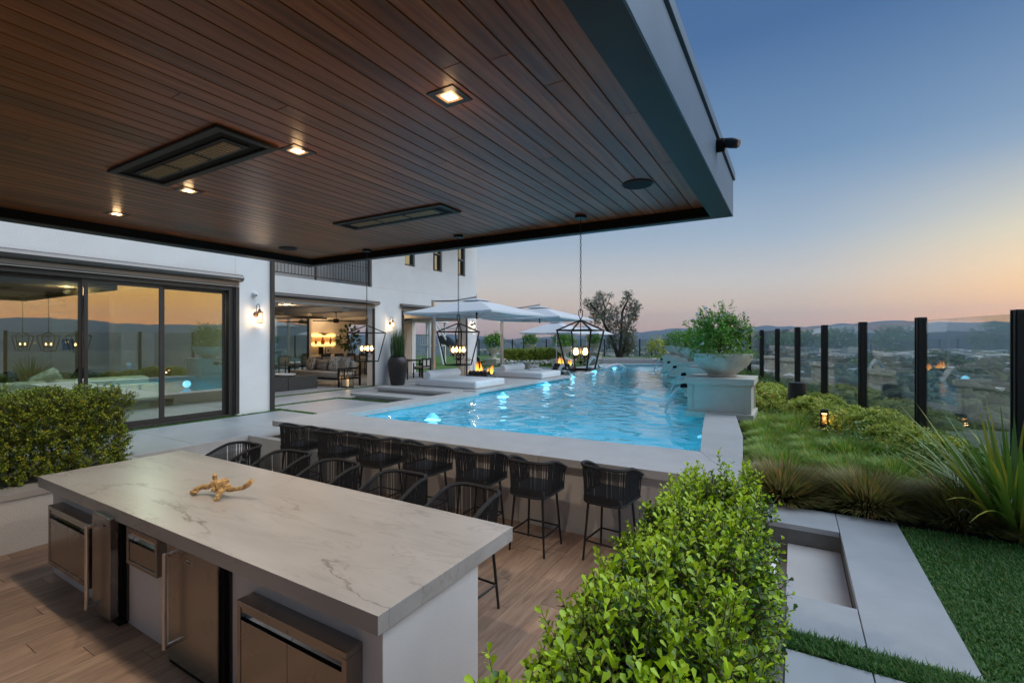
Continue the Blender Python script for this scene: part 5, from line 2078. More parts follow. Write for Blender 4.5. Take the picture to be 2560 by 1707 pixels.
# ------------------------------------------------------------------ daybeds
def daybed(x0, x1, y0, y1, label, g):
    t = thing('daybed', label, 'daybed', ((x0 + x1) / 2, (y0 + y1) / 2, .90), group='white poolside daybeds')
    MB().box(x0, x1, y0, y1, .902, 1.115).build('mattress', cushion_m, t, bevel=.055, segs=3, smooth=True)
    b = MB().tube([(x0 + .30, y0 + .02, 1.215), (x0 + .30, y0 + .08, 1.215), (x0 + .30, y1 - .08, 1.215), (x0 + .30, y1 - .02, 1.215)], [.11, .135, .135, .11], 20)
    b.build('bolster', cushion_m, t, smooth=True)
    MB().box(x0 - .22, x0 + .10, y0 + .05, y1 - .05, .902, 1.09).build('end_cushion', cushion_m, t, bevel=.06, segs=3, smooth=True)


daybed(-9.3, -7.3, 10.45, 11.95, 'nearer white daybed mattress with a round bolster at the pool edge', 0)
daybed(-9.2, -7.3, 14.35, 15.85, 'farther white daybed mattress with a round bolster, past the first fire bowl', 0)
MB().obox((-8.1, 15.4, 1.15), (.45, .35, .07), .5).thing('towel', cushion_m, 'small folded white towel on the farther daybed', 'towel', bevel=.02)

flame_m = None


def flames(t, x0, x1, y, z, n, hmax):
    global flame_m
    if flame_m is None:
        m, nt, N, Lk, b = _mk('flame')
        N.remove(b)
        at = N.new('ShaderNodeAttribute')
        at.attribute_name = 'young'
        r = N.new('ShaderNodeValToRGB')
        r.color_ramp.elements[0].color = (1.0, .62, .16, 1)
        r.color_ramp.elements[1].color = (1.0, .16, .01, 1)
        e = r.color_ramp.elements.new(.5)
        e.color = (1.0, .38, .05, 1)
        Lk.new(at.outputs['Fac'], r.inputs[0])
        em = N.new('ShaderNodeEmission')
        em.inputs[1].default_value = 2.2
        Lk.new(r.outputs[0], em.inputs[0])
        tr = N.new('ShaderNodeBsdfTransparent')
        lw = N.new('ShaderNodeLayerWeight')
        lw.inputs[0].default_value = .4
        ms = N.new('ShaderNodeMixShader')
        Lk.new(lw.outputs['Facing'], ms.inputs[0])
        Lk.new(em.outputs[0], ms.inputs[1])
        Lk.new(tr.outputs[0], ms.inputs[2])
        Lk.new(ms.outputs[0], N['Material Output'].inputs[0])
        flame_m = m
    for i in range(n):
        x = random.uniform(x0, x1)
        yy = y + random.uniform(-.08, .08)
        hgt = hmax * random.uniform(.45, 1.0)
        K, n2 = 9, 8
        vs, at, fs = [], [], []
        ph = random.random() * 6
        for k in range(K + 1):
            u = k / K
            r = .045 * (math.sin(math.pi * min(1, u * .9 + .16)) ** 1.2) * (1 - u * .55) + .001
            ox, oy = .05 * u * math.sin(ph + 4 * u), .04 * u * math.cos(ph * 1.3 + 5 * u)
            for j in range(n2):
                a = 2 * math.pi * j / n2
                rr = r * (1 + .25 * math.sin(3 * a + ph))
                vs.append((x + ox + rr * math.cos(a), yy + oy + rr * math.sin(a), z + hgt * u))
                at.append(u)
        for k in range(K):
            for j in range(n2):
                fs.append((k * n2 + j, k * n2 + (j + 1) % n2, (k + 1) * n2 + (j + 1) % n2, (k + 1) * n2 + j))
        np_part('flame', vs, fs, flame_m, t, smooth=True, attr=at)


def firebowl(x, y, z, label):
    t = thing('fire_pit', label, 'fire pit', (x, y, z), group='fire pits with stone balls')
    MB().box(x - .5, x + .5, y - .32, y + .32, z + .002, z + .03).build('tray', black_m, t)
    db = mat('dark_fire_ball', (.035, .032, .032), .7, var=.3, bump=.3)
    gb = mat('grey_fire_ball', (.16, .155, .155), .75, var=.25, bump=.3)
    proto = {}
    for r_, m_, zz, off in ((0, gb, .09, 0), (1, db, .20, .07)):
        for i in range(6 - r_):
            for j in range(3):
                px, py = x - .40 + i * .155 + off, y - .2 + j * .19 + random.uniform(-.02, .02)
                key = r_
                if key not in proto:
                    o = MB().ball((0, 0, 0), .078, 14, 9).build('stone_ball', m_, t, smooth=True, world=False)
                    proto[key] = o
                else:
                    o = proto[key].copy()
                    COL.objects.link(o)
                o.location = (px - x, py - y, zz + .02)
    flames(t, x - .28, x - .05, y, z + .22, 7, .42)
    flames(t, x + .18, x + .40, y, z + .20, 6, .34)


firebowl(-9.0, 13.25, .90, 'nearer fire pit of stone balls with flames, between the daybeds')
firebowl(-9.1, 20.1, .86, 'farther fire pit of stone balls with flames, beyond the second daybed')
for k, (x, y, rz) in enumerate(((-9.9, 18.6, .4), (-10.4, 18.9, -.3))):
    pillow((x, y, .92), (.5, .18, .5), rz, -.3, pats[k % 3 and 2], ('zigzag' if k else 'dotted') + ' pillow on the white seat behind the second daybed', 'patterned pillows behind the second daybed')
MB().box(-10.9, -9.5, 18.75, 19.3, .62, .74).thing('ground_cushion', cushion_m, 'white low seat cushion behind the second daybed', 'cushion', bevel=.05)

# sculptural lounger in the pool
lg = MB()
prof = [(-.8, .98), (-.62, 1.30), (-.5, 1.42), (-.42, 1.40), (-.2, .98), (.1, .86), (.4, .98), (.75, 1.06), (1.0, .95), (1.1, .80)]
nb = len(prof)
vs = []
for yy in (-.32, .32):
    vs += [(px, yy, pz) for px, pz in prof] + [(px + .02, yy, pz - .12) for px, pz in prof]
fs = []
w2 = 2 * nb
for i in range(nb - 1):
    fs += [(i, i + 1, w2 + i + 1, w2 + i)[::-1], (nb + i, nb + i + 1, w2 + nb + i + 1, w2 + nb + i), (i, nb + i, nb + i + 1, i + 1)[::-1], (w2 + i, w2 + nb + i, w2 + nb + i + 1, w2 + i + 1)]
M = Matrix.Rotation(.5, 3, 'Z')
for k, (x, y, lb) in enumerate(((-8.15, 22.6, 'white curved in-pool lounger with its back raised, behind the right lantern'), (-8.2, 19.2, 'low white curved in-pool lounger by the far fire pit'))):
    a = MB().add([Vector((x, y, 0 if k == 0 else -.22)) + M @ Vector(p) for p in vs], fs)
    a.thing('pool_lounger', white_m, lb, 'lounger', group='white in-pool loungers', smooth=True, bevel=.03)

# ------------------------------------------------------------------ fountain pedestals
def pedestal(xl, yf, w_, d, label, rz=0.):
    t = thing('fountain_pedestal', label, 'pedestal', (xl + w_ / 2, yf + d / 2, .8), group='cast stone pedestals along the right pool edge')
    x0, x1, y0, y1 = xl, xl + w_, yf, yf + d
    MB().box(x0 - .03, x1 + .03, y0 - .03, y1 + .03, .79, .905).build('plinth', pedestal_m, t, bevel=.012)
    MB().box(x0 + .03, x1 - .03, y0 + .03, y1 - .03, .906, 1.41).build('body', pedestal_m, t, bevel=.004)
    for a in (x0 + .012, x1 - .112):
        for b in (y0 + .012, y1 - .112):
            MB().box(a, a + .1, b, b + .1, .907, 1.384).build('corner_pilaster', pedestal_m, t, bevel=.006)
    c = MB()
    c.box(x0 - .0, x1 + .0, y0 - .0, y1 + .0, 1.385, 1.412)
    c.box(x0 - .035, x1 + .035, y0 - .035, y1 + .035, 1.413, 1.53)
    c.build('cap', pedestal_m, t, bevel=.008)
    # spout and its water arc
    ym = (y0 + y1) / 2
    s = MB()
    prof = []
    for k in range(10):
        a = math.pi * k / 9
        prof.append((math.cos(a) * .11, math.sin(a) * .10))
    vs = [(x0 + .03, ym + u, 1.30 + v) for u, v in prof] + [(x0 - .20, ym + u * .9, 1.28 + v * .75) for u, v in prof]
    n = len(prof)
    s.add(vs, [(i, i + 1, n + i + 1, n + i) for i in range(n - 1)] + [tuple(range(n)), tuple(range(n, 2 * n))[::-1], (0, n, 2 * n - 1, n - 1)])
    s.build('spout', black_m, t)
    wv = MB()
    pts, rs = [], []
    for k in range(15):
        u = k / 14
        pts.append((x0 - .17 - .34 * u, ym + .010 * math.sin(9 * u), 1.285 - .51 * u * u - .01 * u))
        rs.append(.040 - .018 * u + .005 * math.sin(17 * u))
    wv.tube(pts, rs, 10)
    wm = MATS.get('falling_water')
    if wm is None:
        wm = mat('falling_water', (.86, .92, .96), .12, var=.2, vscale=30, stretch=(6, 6, .6))
        b = wm.node_tree.nodes['Principled BSDF']
        b.inputs['Transmission Weight'].default_value = .25
        b.inputs['IOR'].default_value = 1.2
    wv.build('water_stream', wm, t, smooth=True)


def stone_bowl(x, y, z, r, h, label, grp):
    t = thing('stone_bowl', label, 'planter', (x, y, z), group=grp)
    MB().lathe([(r * .46, z + .002), (r * .48, z + .03), (r * .45, z + .05), (r * .60, z + h * .24), (r * .86, z + h * .52), (r * .975, z + h * .78), (r, z + h * .95), (r * .99, z + h),
                (r * .93, z + h), (r * .90, z + h * .88), (.01, z + h * .84)], (x, y, 0), 40).build('bowl', bowl_m, t, smooth=True)
    return t


def bushy(name, c, R, n, L, label, cat, leafm, stemz, spreadz=1.0, flowers=0, group=None, nst=9):
    t = thing(name, label, cat, (c[0], c[1], stemz), group=group)
    d = unit(rng.normal(0, 1, (n, 3)) * np.array([1, 1, .8]) + np.array([0, 0, .25]))
    clump = np.array([fbm(*(q[:2] * 2.2 + q[2] * 1.3), 1.5, 3, c[0]) for q in d])
    rr = rng.uniform(.30, 1.0, n) ** .5 * R * (1 + .75 * clump)
    P = np.array(c) + d * rr[:, None] * np.array([1, 1, spreadz])
    V, F, Y = sprigs(P, unit(d + rng.normal(0, .4, (n, 3)) + np.array([0, 0, .35])), 4, L * .55, L, T=OVAL)
    np_part('foliage', V, F, leafm, t, attr=Y * .8, kind='stuff')
    s = MB()
    for k in range(nst):
        q = d[k] * R * .8
        s.tube([(c[0] + q[0] * .05, c[1] + q[1] * .05, stemz), (c[0] + q[0] * .3, c[1] + q[1] * .3, c[2] - R * .35 * spreadz), (c[0] + q[0], c[1] + q[1], c[2] + q[2] * spreadz)], [.014, .010, .004], 5)
    s.build('stem', twig_m, t)
    if flowers:
        f = MB()
        for k in range(flowers):
            q = np.array(c) + unit(rng.normal(0, 1, 3) + np.array([0, -.5, .1])) * R * np.array([1, 1, spreadz]) * random.uniform(.85, 1.1)
            f.ball(q, random.uniform(.016, .03), 6, 4)
        f.build('blossom', petal_m, t, kind='stuff')
    return t


PED = [(-1.74, 9.38, 1.10), (-2.36, 12.6, 1.0), (-3.28, 15.95, 1.0), (-4.2, 19.25, 1.0), (-5.15, 22.1, 1.0)]
names = ['nearest', 'second', 'third', 'fourth', 'farthest']
for k, (x, y, w_) in enumerate(PED):
    pedestal(x, y, w_, 1.05, names[k] + ' pale stone fountain pedestal with a black spout pouring into the pool')
    bx_, by_ = x + w_ / 2, y + .52
    r = .54 if k == 0 else .50
    stone_bowl(bx_, by_, 1.531, r, .44, names[k] + ' round stone bowl on the fountain pedestals', 'stone bowls on the fountain pedestals')
    bushy('rose_bush', (bx_ - .02, by_, 2.33 if k == 0 else 2.18), .47 if k == 0 else .44, (640, 420, 280, 220, 190)[k], (.050, .055, .065, .07, .07)[k], names[k] + ' leafy rose bush in the fountain bowls', 'bush', rose_leaf, 1.90, .92 if k == 0 else .7,
          flowers=10 if k == 0 else 36, group='rose bushes in the fountain bowls')
# straggling shoots of the nearest rose
rb = bpy.data.objects['rose_bush']
for k, (dx, dy, tz) in enumerate(((-.40, -.1, 2.74), (-.26, -.2, 2.82), (-.48, .1, 2.62), (.40, -.15, 2.66), (.50, .0, 2.45), (.1, -.2, 2.72))):
    b0 = np.array([-1.2 + dx * .4, 9.9 + dy, 2.2])
    b1 = np.array([-1.2 + dx, 9.9 + dy, tz])
    q = np.linspace(0, 1, 12)[:, None]
    P = b0 + (b1 - b0) * q + np.array([.05, 0, 0]) * np.sin(q * 3)
    V, F, Y = sprigs(P[3:], np.tile(unit(b1 - b0), (9, 1)) + rng.normal(0, .5, (9, 3)), 3, .03, .05, T=OVAL)
    np_part('shoot', V, F, rose_leaf, rb, attr=Y, kind='stuff')
    MB().tube([tuple(p) for p in P], .006, 5).build('shoot_stem', twig_m, rb)
    f = MB()
    for j in range(3):
        f.ball(b1 + rng.normal(0, .03, 3), .022, 6, 4)
    f.build('blossom', petal_m, rb, kind='stuff')
tr = thing('trailing_plant', 'small white-flowered trailing plant spilling over the nearest bowl rim', 'plant', (-1.19, 9.9, 1.95))
n = 260
an = rng.uniform(0, 6.28, n)
P = np.stack([-1.19 + np.cos(an) * rng.uniform(.35, .58, n), 9.9 + np.sin(an) * rng.uniform(.35, .58, n), 1.97 + rng.uniform(-.05, .08, n)], 1)
P[:, 2] -= np.maximum(0, np.hypot(P[:, 0] + 1.19, P[:, 1] - 9.9) - .53) * 1.5
V, F, Y = sprigs(P, np.stack([np.cos(an), np.sin(an), np.full(n, .2)], 1) + rng.normal(0, .4, (n, 3)), 3, .02, .03)
np_part('foliage', V, F, rose_leaf, tr, attr=Y, kind='stuff')
f = MB()
for k in range(46):
    f.ball(P[k] + np.array([0, 0, .03]), .011, 5, 3)
f.build('blossom', petal_m, tr, kind='stuff')

# bubblers glowing in the pool and underwater lights
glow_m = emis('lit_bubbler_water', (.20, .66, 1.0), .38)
bub_pos = [(-5.84, 6.95), (-6.55, 10.6), (-6.98, 14.0), (-7.5, 17.3), (-7.95, 20.9), (-8.1, 24.2)]
bl = ['nearest', 'second', 'third', 'fourth', 'fifth', 'farthest']
for k, (x, y) in enumerate(bub_pos):
    t = thing('bubbler', bl[k] + ' glowing cyan bubbler fountain in the pool', 'fountain', (x, y, WZ), group='glowing bubblers in the pool')
    m_ = MB()
    vs, fs = [], []
    K, n2 = 7, 18
    for i in range(K):
        u = i / (K - 1)
        r = .115 * u ** .8 + .003
        z = WZ + .075 * (1 - u * u) ** 2.2 + .004
        for j in range(n2):
            a = 2 * math.pi * j / n2
            w_ = 1 + .22 * noise.noise(Vector((math.cos(a) * 2.5, math.sin(a) * 2.5, i * .9 + k * 3)))
            vs.append((x + r * w_ * math.cos(a), y + r * w_ * math.sin(a), z * 1 + .03 * (1 - u) * noise.noise(Vector((x + 9 * r * math.cos(a), y + 9 * r * math.sin(a), i)))))
    for i in range(K - 1):
        for j in range(n2):
            fs.append((i * n2 + j, (i + 1) * n2 + j, (i + 1) * n2 + (j + 1) % n2, i * n2 + (j + 1) % n2))
    m_.add(vs, fs)
    m_.build('water_dome', glow_m, t, smooth=True)
    point_light('lamp', (x, y, WZ - .25), 9, (.12, .62, 1.0), .16, t)
    point_light('lamp', (x, y, WZ + .20), 1.2, (.2, .7, 1.0), .10, t)
lens_m = emis('pool_lens', (.25, .65, 1.0), 1.2)
PL = [((-2.2, 6.10, .25), (0, 1, -.15)), ((-4.0, 6.03, .25), (0, 1, -.15)), ((-5.8, 5.97, .25), (0, 1, -.15)),
      ((-1.32, 8.2, .25), (-1, .1, -.15)), ((-1.78, 11.2, .25), (-1, .2, -.15)), ((-2.55, 14.6, .25), (-1, .25, -.15)), ((-3.5, 18.0, .25), (-1, .25, -.15)), ((-4.45, 21.1, .25), (-1, .3, -.15)), ((-5.65, 25.0, .25), (-1, .3, -.15))]
pln = ['right', 'middle', 'left']
for k, (p, d) in enumerate(PL):
    lb = 'blue underwater light on the %s of the bar-side pool wall' % pln[k] if k < 3 else 'blue underwater light on the right pool wall, %s from the bar' % ['first', 'second', 'third', 'fourth', 'fifth', 'sixth'][k - 3]
    d = Vector(d).normalized()
    t = thing('pool_light', lb, 'pool light', p, group='underwater pool lights')
    MB().lathe([(.10, -.02), (.10, 0), (.08, .012)], p, 18, d.to_track_quat('Z', 'Y').to_matrix()).build('lens', lens_m, t)
    ld = bpy.data.lights.new('lamp', 'AREA')
    ld.shape = 'DISK'
    ld.size = .22
    ld.energy = 85
    ld.color = (.07, .64, .90)
    lo = bpy.data.objects.new('lamp', ld)
    COL.objects.link(lo)
    lo.parent = t
    lo.location = d * .03
    lo.rotation_euler = d.to_track_quat('-Z', 'Y').to_euler()

# ------------------------------------------------------------------ pots and far urns
def horsetail(x, y, z0, h, r, label, plabel):
    t = thing('tall_pot', label, 'planter', (x, y, z0), group='tall charcoal pots')
    MB().lathe([(r * .62, z0 + .002), (r * .66, z0 + .02), (r * .84, z0 + h * .35), (r, z0 + h * .72), (r * .98, z0 + h * .84), (r * .78, z0 + h * .95), (r * .74, z0 + h * .97), (r * .78, z0 + h), (r * .70, z0 + h), (r * .62, z0 + h * .94), (.01, z0 + h * .92)], (x, y, 0), 36).build('pot', pot_m, t, smooth=True)
    p = thing('horsetail_plant', plabel, 'plant', (x, y, z0 + h * .9), group='horsetail reeds in tall pots')
    n = 330
    an = rng.uniform(0, 6.28, n)
    rr = r * .66 * np.sqrt(rng.random(n))
    B = np.stack([x + rr * np.cos(an), y + rr * np.sin(an), np.full(n, z0 + h * .93)], 1)
    D = np.stack([np.cos(an) * .10 * rr / r + rng.normal(0, .05, n), np.sin(an) * .10 * rr / r + rng.normal(0, .05, n), np.ones(n)], 1)
    V, F, stt = blades(B, D, rng.uniform(.75, 1.25, n), .014, rng.uniform(0, .05, n), K=3)
    np_part('reeds', V, F, reed_leaf, p, attr=np.repeat((rng.random(n) < .1) * rng.random(n), stt), kind='stuff')


horsetail(-12.15, 12.55, .62, 1.02, .36, 'tall charcoal pot beside the white wall, left of the near daybed', 'upright horsetail reeds in the pot by the white wall')
horsetail(-14.2, 19.6, .62, 1.0, .34, 'tall charcoal pot at the far house corner', 'upright horsetail reeds in the far pot')


def urn(x, y, z0, ph, r, label, plabel, base=True):
    t = thing('garden_urn', label, 'urn', (x, y, z0), group='footed stone urns at the back of the lawn')
    if base:
        MB().box(x - .5, x + .5, y - .5, y + .5, z0 + .002, z0 + ph * .8).build('pedestal', pedestal_m, t, bevel=.01)
        MB().box(x - .56, x + .56, y - .56, y + .56, z0 + ph * .8 + .001, z0 + ph).build('pedestal_cap', pedestal_m, t, bevel=.01)
    z = z0 + ph
    MB().lathe([(r * .5, z + .002), (r * .5, z + .04), (r * .30, z + .08), (r * .2, z + .22), (r * .24, z + .30), (r * .7, z + .42), (r * .97, z + .6), (r, z + .68), (r * .93, z + .68), (.01, z + .62)], (x, y, 0), 28).build('bowl', bowl_m, t, smooth=True)
    bushy('potted_bush', (x, y, z + 1.05), .50, 230, .10, plabel, 'bush', rose_leaf, z + .62, .85, group='bushes in the footed urns', nst=5)


urn(-16.3, 25.3, .62, .42, .46, 'footed stone urn at the left by the far tall pot', 'rounded bush in the left footed urn')
urn(-18.2, 33.6, .62, .55, .5, 'footed stone urn behind the gap in the clipped hedge', 'rounded bush in the urn behind the clipped hedge')
urn(-11.3, 24.9, .62, .52, .56, 'footed stone urn behind the far fire pit', 'rounded bush in the urn behind the far fire pit')
urn(-13.8, 36.2, .62, .6, .5, 'footed stone urn left of the olive tree', 'rounded bush in the urn left of the olive tree')


# ------------------------------------------------------------------ hedges
def hedge(name, label, cat, c, size, rz, n, L, leafm, pairs=4, wob=.06, group=None, up=.25, topbias=1.0, zfun=None):
    """clipped box hedge: twigs with leaf pairs all over the five visible faces, dense inside"""
    t = thing(name, label, cat, (c[0], c[1], c[2] - size[2] / 2), group=group)
    sx, sy, sz = [s / 2 for s in size]
    areas = np.array([size[0] * size[1] * topbias, size[0] * size[2], size[0] * size[2], size[1] * size[2], size[1] * size[2]])
    face = rng.choice(5, n, p=areas / areas.sum())
    u, v = rng.uniform(-1, 1, n), rng.uniform(-1, 1, n)
    depth = rng.exponential(.05, n)
    P = np.zeros((n, 3))
    Dn = np.zeros((n, 3))
    for k, (ax, sg) in enumerate(((2, 1), (1, -1), (1, 1), (0, -1), (0, 1))):
        m_ = face == k
        o = [a for a in (0, 1, 2) if a != ax]
        half = (sx, sy, sz)
        P[m_, ax] = sg * half[ax]
        P[m_, o[0]] = u[m_] * half[o[0]]
        P[m_, o[1]] = v[m_] * half[o[1]]
        Dn[m_, ax] = sg
    nz = np.array([fbm(p[0] + c[0], p[1] + c[1] + p[2], 2.6, 3, 4.) for p in P])
    P += Dn * (nz * wob * 2.6 - depth)[:, None]
    D = unit(Dn + rng.normal(0, .45, (n, 3)) + np.array([0, 0, up + .4]))
    cs, sn = math.cos(rz), math.sin(rz)
    Rm = np.array([[cs, -sn, 0], [sn, cs, 0], [0, 0, 1]])
    P = P @ Rm.T + np.array(c)
    D = D @ Rm.T
    if zfun:
        P[:, 2] += np.array([zfun(p[0], p[1]) for p in P]) * np.clip((P[:, 2] - c[2] + sz) / (2 * sz), 0, 1)
    V, F, Y = sprigs(P, D, pairs, L * .62, L)
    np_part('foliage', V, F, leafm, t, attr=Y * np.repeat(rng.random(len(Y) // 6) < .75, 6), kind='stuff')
    V, F = stems(P - D * L * .8, D, L * (.62 * pairs + 1.0), .0028)
    np_part('twigs', V, F, twig_m, t, kind='stuff')
    core = MB()
    for k in range(int(size[0] * size[1] * 14) + 6):
        x, y = random.uniform(-sx, sx) * .8, random.uniform(-sy, sy) * .8
        q = Rm @ np.array([x, y, -sz])
        q2 = Rm @ np.array([x + random.uniform(-.1, .1), y + random.uniform(-.1, .1), sz * random.uniform(.3, .8)])
        core.tube([np.array(c) + q, np.array(c) + q2], [.012, .005], 5)
    core.build('branches', twig_m, t, kind='stuff')
    # dense old leaves inside
    m2 = int(n * .8)
    P2 = rng.uniform(-1, 1, (m2, 3)) * np.array([sx, sy, sz]) * .93
    P2 = P2 @ Rm.T + np.array(c)
    d = unit(rng.normal(0, 1, (m2, 3)))
    V, F = leaves(P2, d, unit(rng.normal(0, 1, (m2, 3))), L * 1.6 * rng.uniform(.8, 1.3, m2), L * 1.1 * np.ones(m2))
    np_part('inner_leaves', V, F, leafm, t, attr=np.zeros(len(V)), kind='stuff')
    return t


hedge('clipped_hedge', 'clipped green box hedge standing between the sliding doors and the kitchen, on the left', 'hedge', (-7.95, .9, 1.07), (1.25, 3.7, .90), 0, 9500, .032, box_leaf2, wob=.05)
hv = rad(30.6)
hedge('low_hedge', 'left block of the low clipped hedge across the back lawn', 'hedge', (-15.4, 26.9, 1.05), (1.75, .8, .88), hv, 2600, .055, box_leaf2, wob=.04, group='low hedge blocks across the back lawn')
hedge('low_hedge', 'right block of the low clipped hedge across the back lawn', 'hedge', (-13.8, 27.9, 1.08), (1.7, .8, .92), hv, 2600, .055, box_leaf2, wob=.04, group='low hedge blocks across the back lawn')
n = 1500
P = np.stack([rng.uniform(-1, 1, n) * 2.3, rng.normal(0, .22, n), rng.uniform(0, .18, n)], 1)
P = P @ np.array([[math.cos(hv), -math.sin(hv), 0], [math.sin(hv), math.cos(hv), 0], [0, 0, 1]]).T + np.array([-13.9, 26.2, .64])
V, F, Y = sprigs(P, rng.normal(0, .5, (n, 3)) + np.array([0, 0, 1.]), 2, .03, .05)
fl = thing('flower_bed', 'row of small white flowers in front of the low hedge', 'flowers', (-13.9, 26.2, .62))
np_part('leaves', V, F, cover_leaf, fl, attr=Y, kind='stuff')
V, F = leaves(P + np.array([0, 0, .1]), rng.normal(0, 1, (n, 3)), np.tile([0, 0, 1.], (n, 1)) + rng.normal(0, .3, (n, 3)), np.full(n, .07), np.full(n, .07))
np_part('blossom', V, F, petal_m, fl, kind='stuff')

# the big box hedge in the foreground
hg = hedge('foreground_hedge', 'large bright green boxwood hedge in the right foreground', 'hedge', (-.385, 1.72, .99), (.50, 2.35, .72), 0, 6000, .028, box_leaf, pairs=5, wob=.085, topbias=1.6, up=.5, zfun=lambda x, y: -.6 * max(0, -.42 - x) - .10 * max(0, y - 2.4) + .05)
shoots = []
for k in range(420):
    x = random.uniform(-.62, -.14)
    y = random.uniform(.6, 2.9) ** 1.0
    shoots.append(((x, y, 1.33 - .6 * max(0, -.42 - x) + random.uniform(-.09, .10)), (random.gauss(0, .16), random.gauss(0, .16), 1)))
for k in range(26):
    shoots.append(((random.uniform(-.56, -.42), random.uniform(2.55, 2.9), random.uniform(1.22, 1.46)), (random.gauss(0, .15), random.gauss(0, .15), 1)))
for k in range(16):
    shoots.append(((-.26 + random.gauss(0, .045), 2.75 + random.gauss(0, .05), random.uniform(1.25, 1.50)), (random.gauss(0, .10), random.gauss(0, .1), 1)))
for k in range(16):
    shoots.append(((random.uniform(-.74, -.60), random.uniform(.78, 2.2), random.uniform(1.05, 1.30)), (random.gauss(-.35, .2), random.gauss(0, .2), 1)))
SP = np.array([s[0] for s in shoots])
SD = unit(np.array([s[1] for s in shoots]))
V, F, Y = sprigs(SP, SD, 8, .019, .030, up=.5)
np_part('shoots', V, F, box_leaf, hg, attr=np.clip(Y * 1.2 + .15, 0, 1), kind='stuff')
V, F = stems(SP - SD * .15, SD, .28, .0026)
np_part('shoot_stems', V, F, twig_m, hg, kind='stuff')

# ------------------------------------------------------------------ olive tree
ol = thing('olive_tree', 'old olive tree with twisted trunks and hanging lanterns at the end of the pool', 'tree', (-11.5, 35.2, .6))
vd = Vector((-math.sin(rad(30.6)), math.cos(rad(30.6)), 0))
vr = Vector((math.cos(rad(30.6)), math.sin(rad(30.6)), 0))


def op(u, v, dd=0.):
    """place a point on the tree from its place in the measured picture of the crown, at the tree's own distance"""
    d = 36.2 + dd
    px, py = 1050 + u / 3.563, 680 + v / 3.563
    return vd * d + vr * ((px - 1280) * d / 1193) + Vector((0, 0, 2.23 + (849 - py) * d / 1193))


tk = MB()
for pts, r0, r1 in ((((1775, 775, 0), (1740, 690, .2), (1700, 560, .3), (1630, 430, .2), (1560, 330, 0), (1515, 280, -.2)), .17, .04),
                    (((1785, 775, 0), (1790, 660, -.3), (1790, 520, -.4), (1800, 380, -.2), (1840, 270, 0), (1862, 190, .2)), .16, .035),
                    (((1790, 775, .2), (1830, 640, .4), (1850, 500, .5), (1900, 400, .4), (1940, 310, .2)), .11, .03),
                    (((1640, 450, .2), (1650, 330, .3), (1625, 240, .2), (1610, 190, .1)), .05, .02),
                    (((1650, 330, .2), (1680, 250, .4), (1695, 205, .4)), .035, .015)):
    P = [op(*p) for p in pts]
    n = len(P)
    Q, rs = [], []
    for i in range(n - 1):
        for j in range(3):
            u = j / 3
            Q.append(P[i].lerp(P[i + 1], u) + Vector((random.gauss(0, .03), random.gauss(0, .03), 0)))
            t_ = (i + u) / (n - 1)
            rs.append((r0 + (r1 - r0) * t_) * random.uniform(.85, 1.2))
    Q.append(P[-1])
    rs.append(r1)
    tk.tube(Q, rs, 8)
tk.build('trunk', bark_m, ol, smooth=True)
PP, NN = [], []
for u, v, r, k in ((1500, 285, 42, 150), (1530, 320, 30, 80), (1610, 205, 34, 90), (1600, 270, 62, 240), (1590, 345, 75, 340), (1570, 415, 55, 220), (1660, 390, 62, 260), (1735, 350, 52, 170), (1720, 430, 60, 220),
                   (1852, 205, 36, 110), (1845, 235, 30, 70), (1795, 290, 22, 50), (1905, 290, 40, 130), (1945, 320, 30, 80), (1880, 350, 52, 190), (1900, 400, 40, 140), (1840, 420, 50, 190), (1780, 500, 55, 210),
                   (1690, 500, 45, 150), (1860, 520, 62, 240), (1700, 590, 52, 180), (1800, 590, 70, 280), (1870, 600, 58, 260), (1850, 680, 60, 280), (1690, 650, 40, 110), (1800, 700, 55, 180), (1885, 650, 40, 140), (1695, 210, 18, 40)):
    c = op(u, v, random.uniform(-1.0, 1.0))
    R_ = r / 3.563 * 36 / 1193
    k = int(k * .62)
    d = unit(rng.normal(0, 1, (k, 3)))
    PP.append(np.array(c) + d * (R_ * rng.uniform(.2, 1.1, k) ** .7)[:, None])
    NN.append(d)
PP, NN = np.concatenate(PP), np.concatenate(NN)
V, F, Y = sprigs(PP, unit(NN + rng.normal(0, .5, PP.shape) + np.array([0, 0, .2])), 4, .05, .085, T=OVAL)
np_part('crown', V, F, olive_leaf, ol, attr=Y * .6, kind='stuff')
cop = mat('copper_lantern', (.45, .16, .05), .3, metal=.9)
for k, (u, v, lb) in enumerate(((1690, 282, 'highest'), (1843, 327, 'upper right'), (1920, 412, 'outermost right'), (1548, 390, 'left'), (1775, 492, 'lowest'))):
    p = op(u, v, -1.2)
    t = thing('tree_lantern', lb + ' small copper lantern hanging in the olive tree', 'lantern', p, group='copper lanterns hanging in the olive tree')
    MB().ball(p, .11, 14, 9, (1, 1, .62)).build('shell', cop, t, smooth=True)
    MB().ball(p + Vector((0, 0, -.025)), .085, 12, 8, (1, 1, .5)).build('glow', emis('lantern_glow', (1, .45, .12), 2.5) if 'lantern_glow' not in MATS else MATS['lantern_glow'], t, smooth=True)
    MB().tube([p + Vector((0, 0, .06)), p + Vector((0, 0, .35))], .008, 4).build('wire', dark_metal, t)

